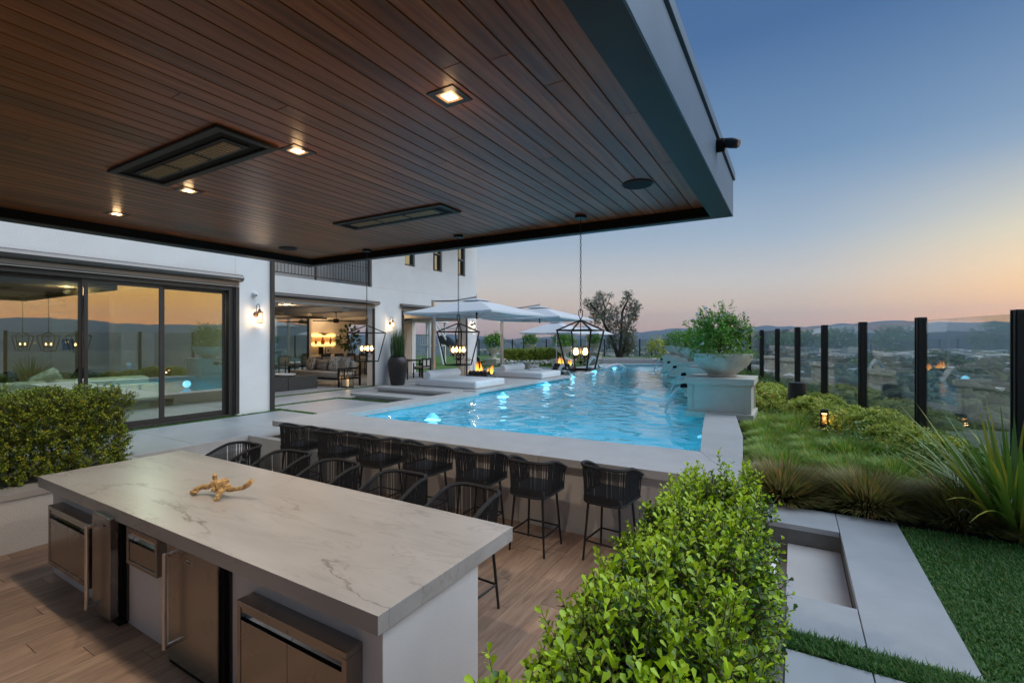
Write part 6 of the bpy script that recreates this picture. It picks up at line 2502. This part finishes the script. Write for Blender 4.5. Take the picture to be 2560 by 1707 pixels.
# ------------------------------------------------------------------ play set
pl = thing('play_set', 'white wooden climbing tower with a dark slide on the back lawn', 'play set', (-20.4, 25.2, .6))
wp = mat('white_timber', (.66, .68, .70), .6, var=.05)
f = MB()
for x in (-22.2, -20.6):
    for y in (24.2, 25.8):
        f.box(x - .06, x + .06, y - .06, y + .06, .6, 3.5)
for x in (-22.2, -20.6):
    f.box(x - .04, x + .04, 24.2, 25.8, 2.5, 2.58)
for k in range(9):
    f.box(-22.2 + k * .2 - .03, -22.2 + k * .2 + .03, 24.16, 24.2, 1.9, 2.55)
f.box(-22.2, -20.6, 24.16, 24.22, 2.5, 2.58)
f.build('tower_frame', wp, pl)
MB().box(-22.25, -20.55, 24.15, 25.85, 1.78, 1.88).build('deck_floor', wp, pl)
MB().add([(-22.4, 24.0, 3.4), (-20.4, 24.0, 3.4), (-20.4, 26.0, 3.4), (-22.4, 26.0, 3.4), (-21.4, 24.0, 4.2), (-21.4, 26.0, 4.2)], [(0, 1, 4), (2, 3, 5), (1, 2, 5, 4), (3, 0, 4, 5), (0, 3, 2, 1)]).build('roof', wp, pl)
f = MB()
f.tube([(-20.5, 24.6, 3.5), (-19.3, 24.0, .62)], .06, 6)
f.tube([(-20.5, 24.6, 3.5), (-19.0, 25.4, .62)], .06, 6)
f.tube([(-20.5, 25.0, 3.0), (-18.8, 26.2, 3.0)], .05, 6)
f.build('swing_frame', wp, pl)
f = MB()
for k in range(7):
    f.tube([(-22.6, 24.3, .62 + k * .17), (-22.6, 25.7, .62 + k * .17)], .03, 5)
f.build('ladder', wp, pl)
sl = MB()
pts = [(-20.5, 25.3, 2.25), (-19.9, 25.2, 2.15), (-19.2, 25.1, 1.75), (-18.5, 24.95, 1.25), (-17.8, 24.8, .95), (-17.2, 24.7, .86)]
sl.tube(pts, [.30, .30, .28, .28, .28, .30], 14)
sl.build('slide', mat('dark_plastic', (.03, .032, .036), .35), pl, smooth=True)
lc = thing('lawn_lounger', 'low grey sling lounger on the back lawn behind the middle lantern', 'lounger', (-15.3, 21.6, .6))
f = MB()
f.box(-16.0, -14.7, 21.5, 21.54, .78, .82)
f.box(-16.0, -14.7, 22.06, 22.1, .78, .82)
f.box(-16.0, -15.95, 21.52, 22.08, .785, .815)
f.box(-14.75, -14.7, 21.52, 22.08, .785, .815)
for x in (-15.9, -14.8):
    for y in (21.52, 22.08):
        f.box(x - .02, x + .02, y - .02, y + .02, .6, .8)
f.build('frame', dark_metal, lc)
MB().add([(-16.0, 21.5, .83), (-15.2, 21.5, .83), (-15.2, 22.1, .83), (-16.0, 22.1, .83), (-14.7, 21.5, 1.05), (-14.7, 22.1, 1.05)], [(0, 1, 2, 3), (1, 4, 5, 2)]).build('sling', mat('grey_sling', (.12, .12, .12), .8), lc)

# ------------------------------------------------------------------ glass fence
fdir = Vector((-.27, .963, 0)).normalized()
f0 = Vector((2.015, 6.95, 0))
S_ = 1.80


def fence_run(pts, zt, zb, pw_, label, group):
    """posts and panes are parts of one fence"""
    t = thing('glass_fence', label, 'fence', (pts[0].x, pts[0].y, zb), group=group)
    pm = None
    for i, p in enumerate(pts):
        nx = pts[min(i + 1, len(pts) - 1)] - pts[max(i - 1, 0)]
        rz = math.atan2(nx.y, nx.x)
        if pm is None:
            mb = MB()
            mb.box(-pw_ / 2, pw_ / 2, -pw_ / 2, pw_ / 2, 0, zt - zb)
            mb.box(-pw_ * .54, pw_ * .54, -pw_ * .54, pw_ * .54, zt - zb + .001, zt - zb + .012)
            for s in (-1, 1):
                mb.box(-.008, .008, s * pw_ / 2, s * (pw_ / 2 + .004), .01, zt - zb - .01)
                mb.box(-pw_ / 2 + .012, -.02, s * pw_ / 2, s * (pw_ / 2 + .012), .01, zt - zb - .004)
                mb.box(.02, pw_ / 2 - .012, s * pw_ / 2, s * (pw_ / 2 + .012), .01, zt - zb - .004)
            pm = mb.build('fence_post', post_m, t, world=False)
            c = pm
        else:
            c = pm.copy()
            COL.objects.link(c)
        c.location = p - Vector((pts[0].x, pts[0].y, 0))
        c.rotation_euler = (0, 0, rz)
        if i < len(pts) - 1:
            q = pts[i + 1]
            d = q - p
            mid = (p + q) / 2
            MB().obox((mid.x, mid.y, (zt - .03 + zb + .06) / 2), (d.length - pw_ * .9, .012, zt - .03 - zb - .06), math.atan2(d.y, d.x)).build('glass_pane', fence_glass_m, t)


side = [f0 + fdir * (S_ * k) for k in range(-1, 22)]
fence_run(side, 2.53, .55, .095, 'long glass fence with black posts down the right side of the garden', 'glass fence runs')
vL, vR = vd * 49 + vr * (-.138 * 49), vd * 46.5 + vr * (.318 * 46.5)
nb_ = 19
back = [Vector((vL.x, vL.y, 0)).lerp(Vector((vR.x, vR.y, 0)), k / nb_) for k in range(nb_ + 1)]
fence_run(back, 2.30, .55, .11, 'far glass fence with black posts across the end of the garden', 'glass fence runs')


# ------------------------------------------------------------------ lights in the bed
def bollard(x, y, z, label, h=.36):
    t = thing('path_light', label, 'garden light', (x, y, z), group='black bollard lights in the planting')
    w_ = .055
    MB().box(x - w_, x + w_, y - w_, y + w_, z, z + h * .30).build('base', post_m, t, bevel=.004)
    MB().box(x - w_, x + w_, y - w_, y + w_, z + h * .84, z + h).build('cap', post_m, t, bevel=.004)
    f = MB()
    for a in (-1, 1):
        for b in (-1, 1):
            f.box(x + a * w_ - a * .016, x + a * w_, y + b * w_ - b * .016, y + b * w_, z + h * .30, z + h * .84)
    f.build('upright', post_m, t)
    MB().box(x - .026, x + .026, y - .026, y + .026, z + h * .34, z + h * .78).build('reflector', mat('bollard_reflector', (.30, .20, .10), .4), t)
    MB().box(x - .034, x + .034, y - .034, y + .034, z + h * .79, z + h * .835).build('lens', emis('bollard_lens', (1, .55, .2), 6) if 'bollard_lens' not in MATS else MATS['bollard_lens'], t)
    point_light('lamp', (x, y - .08, z + h * .6), .7, (1, .58, .24), .02, t)


bollard(.42, 9.24, .74, 'nearest black bollard light among the sedge mounds, before the lime shrubs')
bollard(-.72, 14.1, .72, 'black bollard light right of the nearest fountain pedestal', .42)
bollard(.60, 13.6, .72, 'black bollard light far back by the fence, right of the garden speaker', .40)
MB().lathe([(.15, .66), (.158, .67), (.158, 1.36), (.152, 1.385), (.01, 1.39)], (.05, 11.0, 0), 36).thing('garden_speaker', post_m, 'black cylindrical garden speaker standing in the shrubs', 'speaker', smooth=True)


# ------------------------------------------------------------------ grasses and shrubs
def tuft_mesh(n, r, L, w_, m_, dry, flat=.5, K=4, bend=.55, br=.4):
    an = rng.uniform(0, 6.28, n)
    q = np.sqrt(rng.random(n))
    B = np.stack([q * r * br * np.cos(an), q * r * br * np.sin(an), np.zeros(n)], 1)
    lean = q * flat * 1.5 + rng.normal(0, .16, n)
    D = np.stack([np.cos(an) * lean, np.sin(an) * lean, np.ones(n)], 1)
    V, F, stt = blades(B, D, L * (1.1 - .38 * q * q) * rng.uniform(.6, 1.15, n), w_, bend * rng.uniform(.4, 1.2, n), K=K)
    me = np_mesh('blades', V, F)
    a = me.attributes.new('young', 'FLOAT', 'POINT')
    a.data.foreach_set('value', np.repeat((rng.random(n) < dry) * rng.uniform(.3, 1, n), stt).astype(np.float32))
    me.materials.append(m_)
    return me


sedges = [tuft_mesh(2400, .25, .27, .016, tuft_leaf, .12, .85, bend=.26, br=1.0) for _ in range(3)]
fesc = [tuft_mesh(5200, .42, .43, .013, tuft_dry, .32, 1.0, bend=.30, br=.5) for _ in range(2)]


def put_tuft(k, me, x, y, z, s, name, label, grp):
    t = thing(name, label, 'grass', (x, y, z), group=grp, rz=random.uniform(0, 6.28))
    o = link('blades', me, None, t, 'stuff')
    sx = s * random.uniform(.9, 1.15)
    t.scale = (sx, sx, s * random.uniform(.85, 1.15))
    return t


sed_rows = [('front', [(-.1, 6.65), (.5, 6.62), (.98, 6.68)]), ('second', [(-.25, 7.0), (.25, 6.95), (.72, 7.05), (1.18, 7.2), (1.5, 6.95)]),
            ('third', [(-.30, 7.65), (.20, 7.55), (.62, 7.7), (1.05, 7.9), (1.35, 7.65)]), ('fourth', [(-.35, 8.35), (.15, 8.2), (.72, 8.4)]),
            ('fifth', [(-.50, 9.05), (-.05, 9.0), (.35, 8.75)]), ('rear', [(-.35, 9.75), (.05, 9.6), (-.5, 10.3), (.0, 10.2), (.4, 10.0)])]
i = 0
for rn, ps in sed_rows:
    for j, (x, y) in enumerate(sorted(ps)):
        put_tuft(i, sedges[i % 3], x, y, .655, random.uniform(.85, 1.2), 'sedge_mound', '%s soft green sedge mound from the left in the %s row behind the white curb' % (('first', 'second', 'third', 'fourth', 'fifth')[j], rn), 'soft green sedge mounds')
        i += 1
fz = [(-.12, 5.80, 'left brown-green fescue clump beside the stone bar end'), (.62, 5.84, 'middle brown-green fescue clump in front of the white curb'), (1.30, 5.80, 'right brown-green fescue clump next to the flax')]
for i, (x, y, lb) in enumerate(fz):
    put_tuft(i, fesc[i % 2], x, y, .57, 1.12, 'fescue_clump', lb, 'brown-green fescue clumps')
put_tuft(3, fesc[0], 1.95, 5.62, .57, 1.0, 'fescue_clump', 'dark fescue clump at the right edge under the flax', 'brown-green fescue clumps')
put_tuft(4, fesc[1], .25, 6.08, .57, .8, 'fescue_clump', 'small fescue clump between the left and middle ones', 'brown-green fescue clumps')


def dome(n, r, h, L, leafm):
    d = unit(rng.normal(0, 1, (n, 3)))
    d[:, 2] = np.abs(d[:, 2])
    wob = np.array([fbm(q[0] * 2, q[1] * 2 + q[2], 1.6, 3, n * .1) for q in d])
    P = d * np.array([r, r, h]) * (rng.uniform(.82, 1.0, n) * (1 + .28 * wob))[:, None]
    V, F, Y = sprigs(P, unit(d + rng.normal(0, .3, (n, 3)) + np.array([0, 0, .5])), 3, L * .35, L, T=OBOV)
    me = np_mesh('foliage', V, F)
    a = me.attributes.new('young', 'FLOAT', 'POINT')
    a.data.foreach_set('value', Y.astype(np.float32))
    me.materials.append(leafm)
    return me


domes = [dome(1700, .52, .38, .044, shrub_leaf), dome(1700, .46, .42, .044, shrub_leaf)]
sh = [(.78, 9.6, 1.1, 'lime shrub mound behind the nearest bollard light'), (1.12, 8.95, 1.1, 'lime shrub mound just left of the fence post above the flax'), (1.25, 8.35, .95, 'lime shrub mound nearest the curb at the right'),
      (.25, 10.6, 1.05, 'lime shrub mound right of the garden speaker'), (-.35, 12.0, 1.2, 'lime shrub mound left of the garden speaker'), (-.55, 13.2, 1.1, 'lime shrub mound behind the pedestal corner'),
      (.45, 12.1, 1.0, 'lime shrub mound behind the garden speaker'), (1.55, 7.75, .8, 'low lime shrub at the fence foot behind the flax')]
for i, (x, y, s, lb) in enumerate(sh):
    t = thing('lime_shrub', lb, 'shrub', (x, y, .66), group='lime-green shrub mounds', rz=random.uniform(0, 6))
    t.scale = (s, s, s)
    link('foliage', domes[i % 2], None, t, 'stuff')
# ground cover along the fence
n = 15000
tt = rng.uniform(-.5, 14, n)
off = rng.normal(-.35, .42, n)
B = np.array(f0)[None] + np.array(fdir)[None] * (tt * 1.8)[:, None] + np.array([fdir.y, -fdir.x, 0])[None] * off[:, None]
hz_ = np.array([.30 + .30 * fbm(b[0], b[1], 1.1, 3, 2.) for b in B])
B[:, 2] = .66 + np.abs(hz_) * rng.uniform(.2, 1.0, n) * np.clip(1.2 - np.abs(off + .3), .2, 1)
V, F, Y = sprigs(B, rng.normal(0, .6, (n, 3)) + np.array([0, 0, 1.]), 2, .03, .055)
g = np_part('ground_cover', V, F, cover_leaf, None, attr=Y, kind='stuff')
tag(g, 'dense green ground cover along the foot of the glass fence', 'ground cover')
n = 4000
B = np.stack([rng.uniform(-9.0, -4.5, n), rng.uniform(28.5, 44, n), rng.uniform(.6, 1.0, n)], 1)
V, F, Y = sprigs(B, rng.normal(0, .6, (n, 3)) + np.array([0, 0, 1.]), 2, .06, .10)
g = np_part('far_ground_cover', V, F, cover_leaf, None, attr=Y, kind='stuff')
tag(g, 'green planting behind the spa at the end of the pool', 'ground cover')
bushy('yellow_bush', (-9.4, 38.5, 1.6), .8, 260, .10, 'yellowish bush by the far fence, right of the olive tree', 'bush', shrub_leaf, .62, .9)

# flax: each long leaf its own piece
fx = thing('flax_plant', 'large flax plant with long arching strap leaves at the right edge', 'plant', (1.68, 5.66, .58))
fm2 = flax_leaf
for k in range(140):
    a = random.uniform(0, 6.28)
    lean = random.uniform(.02, .62)
    if k > 95:
        a = random.uniform(2.2, 4.4)
        lean = random.uniform(.5, 1.1)
    L = random.uniform(.80, 1.45)
    w_ = random.uniform(.034, .060)
    bend = random.uniform(.04, .36) * (1 + lean * .4)
    bx0, by0 = 1.62 + math.cos(a) * .22 * random.random(), 5.62 + math.sin(a) * .22 * random.random()
    D = np.array([[math.cos(a) * lean * .85, math.sin(a) * lean * .85, 1.0]])
    V, F, stt = blades(np.array([[bx0, by0, .58]]), D, L, w_, bend, K=7)
    y = random.random() if random.random() < .16 else (0.25 * random.random())
    at = np.full(len(V), y)
    if random.random() < .3:
        at[-6:] = .9
    np_part('flax_leaf', V, F, fm2, fx, attr=at)
dry_m = mat('dry_curl', (.30, .27, .22), .8)
for k in range(12):
    a = random.uniform(2.2, 5.0)
    r0 = random.uniform(.25, .55)
    c = Vector((1.62 + math.cos(a) * r0, 5.62 + math.sin(a) * r0, .72 + random.uniform(0, .3)))
    pts = []
    for j in range(12):
        an = j * .42
        q = .07 - .004 * j
        pts.append(c + Vector((math.cos(a) * q * math.cos(an), math.sin(a) * q * math.cos(an), q * math.sin(an) - .01 * j)))
    MB().tube(pts, .0045, 4).build('dry_leaf_curl', dry_m, fx)

# ------------------------------------------------------------------ valley: trees, town
def valley_pt(u, v):
    """ground point of the valley seen at a place in the view"""
    t = 64.2 * 1193. / (v - 849.)
    p = vd * t + vr * (t * (u - 1280) / 1193.)
    return p.x, p.y, t


def far_trees():
    base = MB().ball((0, 0, 0), 1, 7, 5)
    bv = np.array(base.v)
    tri = []
    for f in base.f:
        if len(f) == 4:
            tri.append(f)
    bf = np.array(tri)
    Vs, Fs = [], []
    k = 0
    for (cnt, vmin, vmax) in ((2500, 872, 905), (1800, 905, 960), (850, 960, 1080)):
        for _ in range(cnt):
            u, v = random.uniform(1150, 2750) if random.random() < .8 else random.uniform(2750, 3600), random.uniform(vmin, vmax)
            x, y, t = valley_pt(u, v)
            z, d = terrain_z(np.array(x), np.array(y))
            s = random.uniform(4.0, 9.5)
            sc = np.array([s * random.uniform(.8, 1.5), s * random.uniform(.8, 1.5), s * random.uniform(.6, 1.0)])
            jit = 1 + rng.normal(0, .16, (len(bv), 1))
            Vs.append(bv * sc * jit + np.array([x, y, float(z) + sc[2] * .6]))
            Fs.append(bf + k)
            k += len(bv)
    return np.concatenate(Vs), np.concatenate(Fs)


V, F = far_trees()
ftm, nt, N, Lk, b = _mk('distant_tree_crowns')
g_ = N.new('ShaderNodeNewGeometry')
r_ = N.new('ShaderNodeValToRGB')
r_.color_ramp.elements[0].color = (.035, .065, .032, 1)
r_.color_ramp.elements[1].color = (.12, .16, .075, 1)
Lk.new(g_.outputs['Random Per Island'], r_.inputs[0])
nn = N.new('ShaderNodeTexNoise')
nn.inputs['Scale'].default_value = .9
nn.inputs['Detail'].default_value = 5
tc_ = N.new('ShaderNodeTexCoord')
Lk.new(tc_.outputs['Object'], nn.inputs['Vector'])
Lk.new(r_.outputs[0], b.inputs['Base Color'])
b.inputs['Roughness'].default_value = .95
_bump(nt, b, nn.outputs[0], 1.0, 1.2)
o = np_part('distant_trees', V, F, ftm, None, kind='stuff')
tag(o, 'dark trees covering the valley between the town roofs', 'trees')

wall_mats = [mat('town_white', (.80, .80, .79), .8), mat('town_cream', (.50, .45, .38), .8), mat('town_brick', (.28, .13, .09), .8), mat('town_grey', (.34, .35, .36), .8)]
roof_mats = [mat('roof_grey', (.30, .31, .32), .8), mat('roof_pale', (.78, .78, .78), .7), mat('roof_brown', (.18, .12, .09), .85)]
tw = mat('town_window', (.03, .035, .04), .2)


def building(x, y, L, W, H, rz, m_, rm, floors, cols, label, group, name='town_building', gable=False):
    z, d = terrain_z(np.array(x), np.array(y))
    z = float(z)
    t = thing(name, label, 'building', (x, y, z), group=group, rz=rz)
    MB().box(-L / 2, L / 2, -W / 2, W / 2, -1, H).build('wall', m_, t, world=False)
    if gable:
        MB().add([(-L / 2 - .5, -W / 2 - .5, H), (L / 2 + .5, -W / 2 - .5, H), (L / 2 + .5, W / 2 + .5, H), (-L / 2 - .5, W / 2 + .5, H), (-L / 2 + W * .3, 0, H + W * .25), (L / 2 - W * .3, 0, H + W * .25)],
                 [(0, 1, 5, 4), (2, 3, 4, 5), (1, 2, 5), (3, 0, 4), (0, 3, 2, 1)]).build('roof', rm, t, world=False)
    else:
        MB().box(-L / 2 - .3, L / 2 + .3, -W / 2 - .3, W / 2 + .3, H + .01, H + .9).build('roof', rm, t, world=False)
    wm_ = MB()
    for i in range(floors):
        for j in range(cols):
            cx = -L / 2 + L * (j + .5) / cols
            z0 = 1.0 + (H - 1.2) * i / floors
            wm_.box(cx - L / cols * .24, cx + L / cols * .24, -W / 2 - .25, -W / 2 - .02, z0, z0 + (H - 1.2) / floors * .42)
    wm_.build('windows', tw, t, world=False)
    return t


x, y, t_ = valley_pt(2124, 893)
building(x, y, 66, 22, 34, rad(58), wall_mats[0], roof_mats[1], 7, 14, 'white multi-storey office block with rows of windows, the largest building in the valley', None, 'office_block')
x, y, t_ = valley_pt(2280, 897)
building(x, y, 75, 30, 12, rad(58), wall_mats[0], roof_mats[1], 2, 16, 'long low white building right of the office block in the valley', None, 'office_block')
x, y, t_ = valley_pt(2495, 896)
building(x, y, 90, 30, 11, rad(58), wall_mats[0], roof_mats[1], 2, 18, 'long white building at the right edge of the valley', None, 'office_block')
for k in range(110):
    u, v = random.uniform(1180, 2650) if k % 2 else random.uniform(1880, 2620), random.uniform(880, 902)
    x, y, t_ = valley_pt(u, v)
    building(x, y, random.uniform(40, 120), random.uniform(20, 40), random.uniform(8, 18), rad(72 + random.uniform(-28, 22)), wall_mats[k % 2 if k % 5 else 3], roof_mats[1 if k % 3 else 0], 2, 6,
             'pale low building in the far band of the valley town', 'far pale buildings of the valley town')
for k in range(60):
    u, v = random.uniform(1700, 2640), random.uniform(902, 965)
    x, y, t_ = valley_pt(u, v)
    building(x, y, random.uniform(18, 34), random.uniform(11, 18), random.uniform(4.5, 8), rad(random.choice((0, 0, 90)) + 70 + random.uniform(-25, 25)), wall_mats[k % 4], roof_mats[k % 3], 1, 5, 'low house among the trees in the middle of the valley', 'low houses among the valley trees', 'house', gable=k % 2 == 0)
for k, (u, v, lb, L_) in enumerate(((2478, 985, 'white flat-roofed shop in the valley at the right, seen over the flax', 22), (2530, 1005, 'brick shop with a pale roof in the valley at the far right', 26), (2440, 965, 'pale small building in the valley right of the tall fence post', 16), (2390, 950, 'white-roofed shed in the valley behind the fence glass', 14))):
    x, y, t_ = valley_pt(u, v)
    building(x, y, L_, 12, 5, rad(40), wall_mats[2 if k == 1 else 0], roof_mats[1], 1, 6, lb, None, 'shop')
road = MB()
a, b_ = valley_pt(2380, 1058), valley_pt(2700, 1035)
d = Vector((b_[0] - a[0], b_[1] - a[1], 0))
road.obox(((a[0] + b_[0]) / 2, (a[1] + b_[1]) / 2, GZ + 3.4), (d.length, 14, .6), math.atan2(d.y, d.x))
struct(road, 'valley_road', mat('asphalt', (.05, .05, .055), .9))
for k in range(7):
    s = .1 + .12 * k
    x, y = a[0] + d.x * s, a[1] + d.y * s
    t = thing('parked_car', 'tiny car on the valley road at the right edge', 'car', (x, y, GZ + 3.72), group='cars on the valley road', rz=math.atan2(d.y, d.x))
    MB().box(-2.2, 2.2, -.9, .9, .3, .9).build('body', wall_mats[k % 2 * 3], t, world=False, bevel=.2)
    MB().box(-1.2, 1.0, -.8, .8, .9, 1.45).build('cabin', tw, t, world=False, bevel=.2)

tl = MB()
for k in range(150):
    x, y, t_ = valley_pt(random.uniform(1200, 2620), random.uniform(868, 930))
    r_ = t_ * .00055
    tl.ball((x, y, GZ + random.uniform(6, 14)), r_, 6, 4)
o = tl.build('town_lights', emis('town_lamp', (1.0, .86, .62), 2.2), None, kind='stuff')
tag(o, 'tiny street and window lights scattered over the valley town', 'lights')
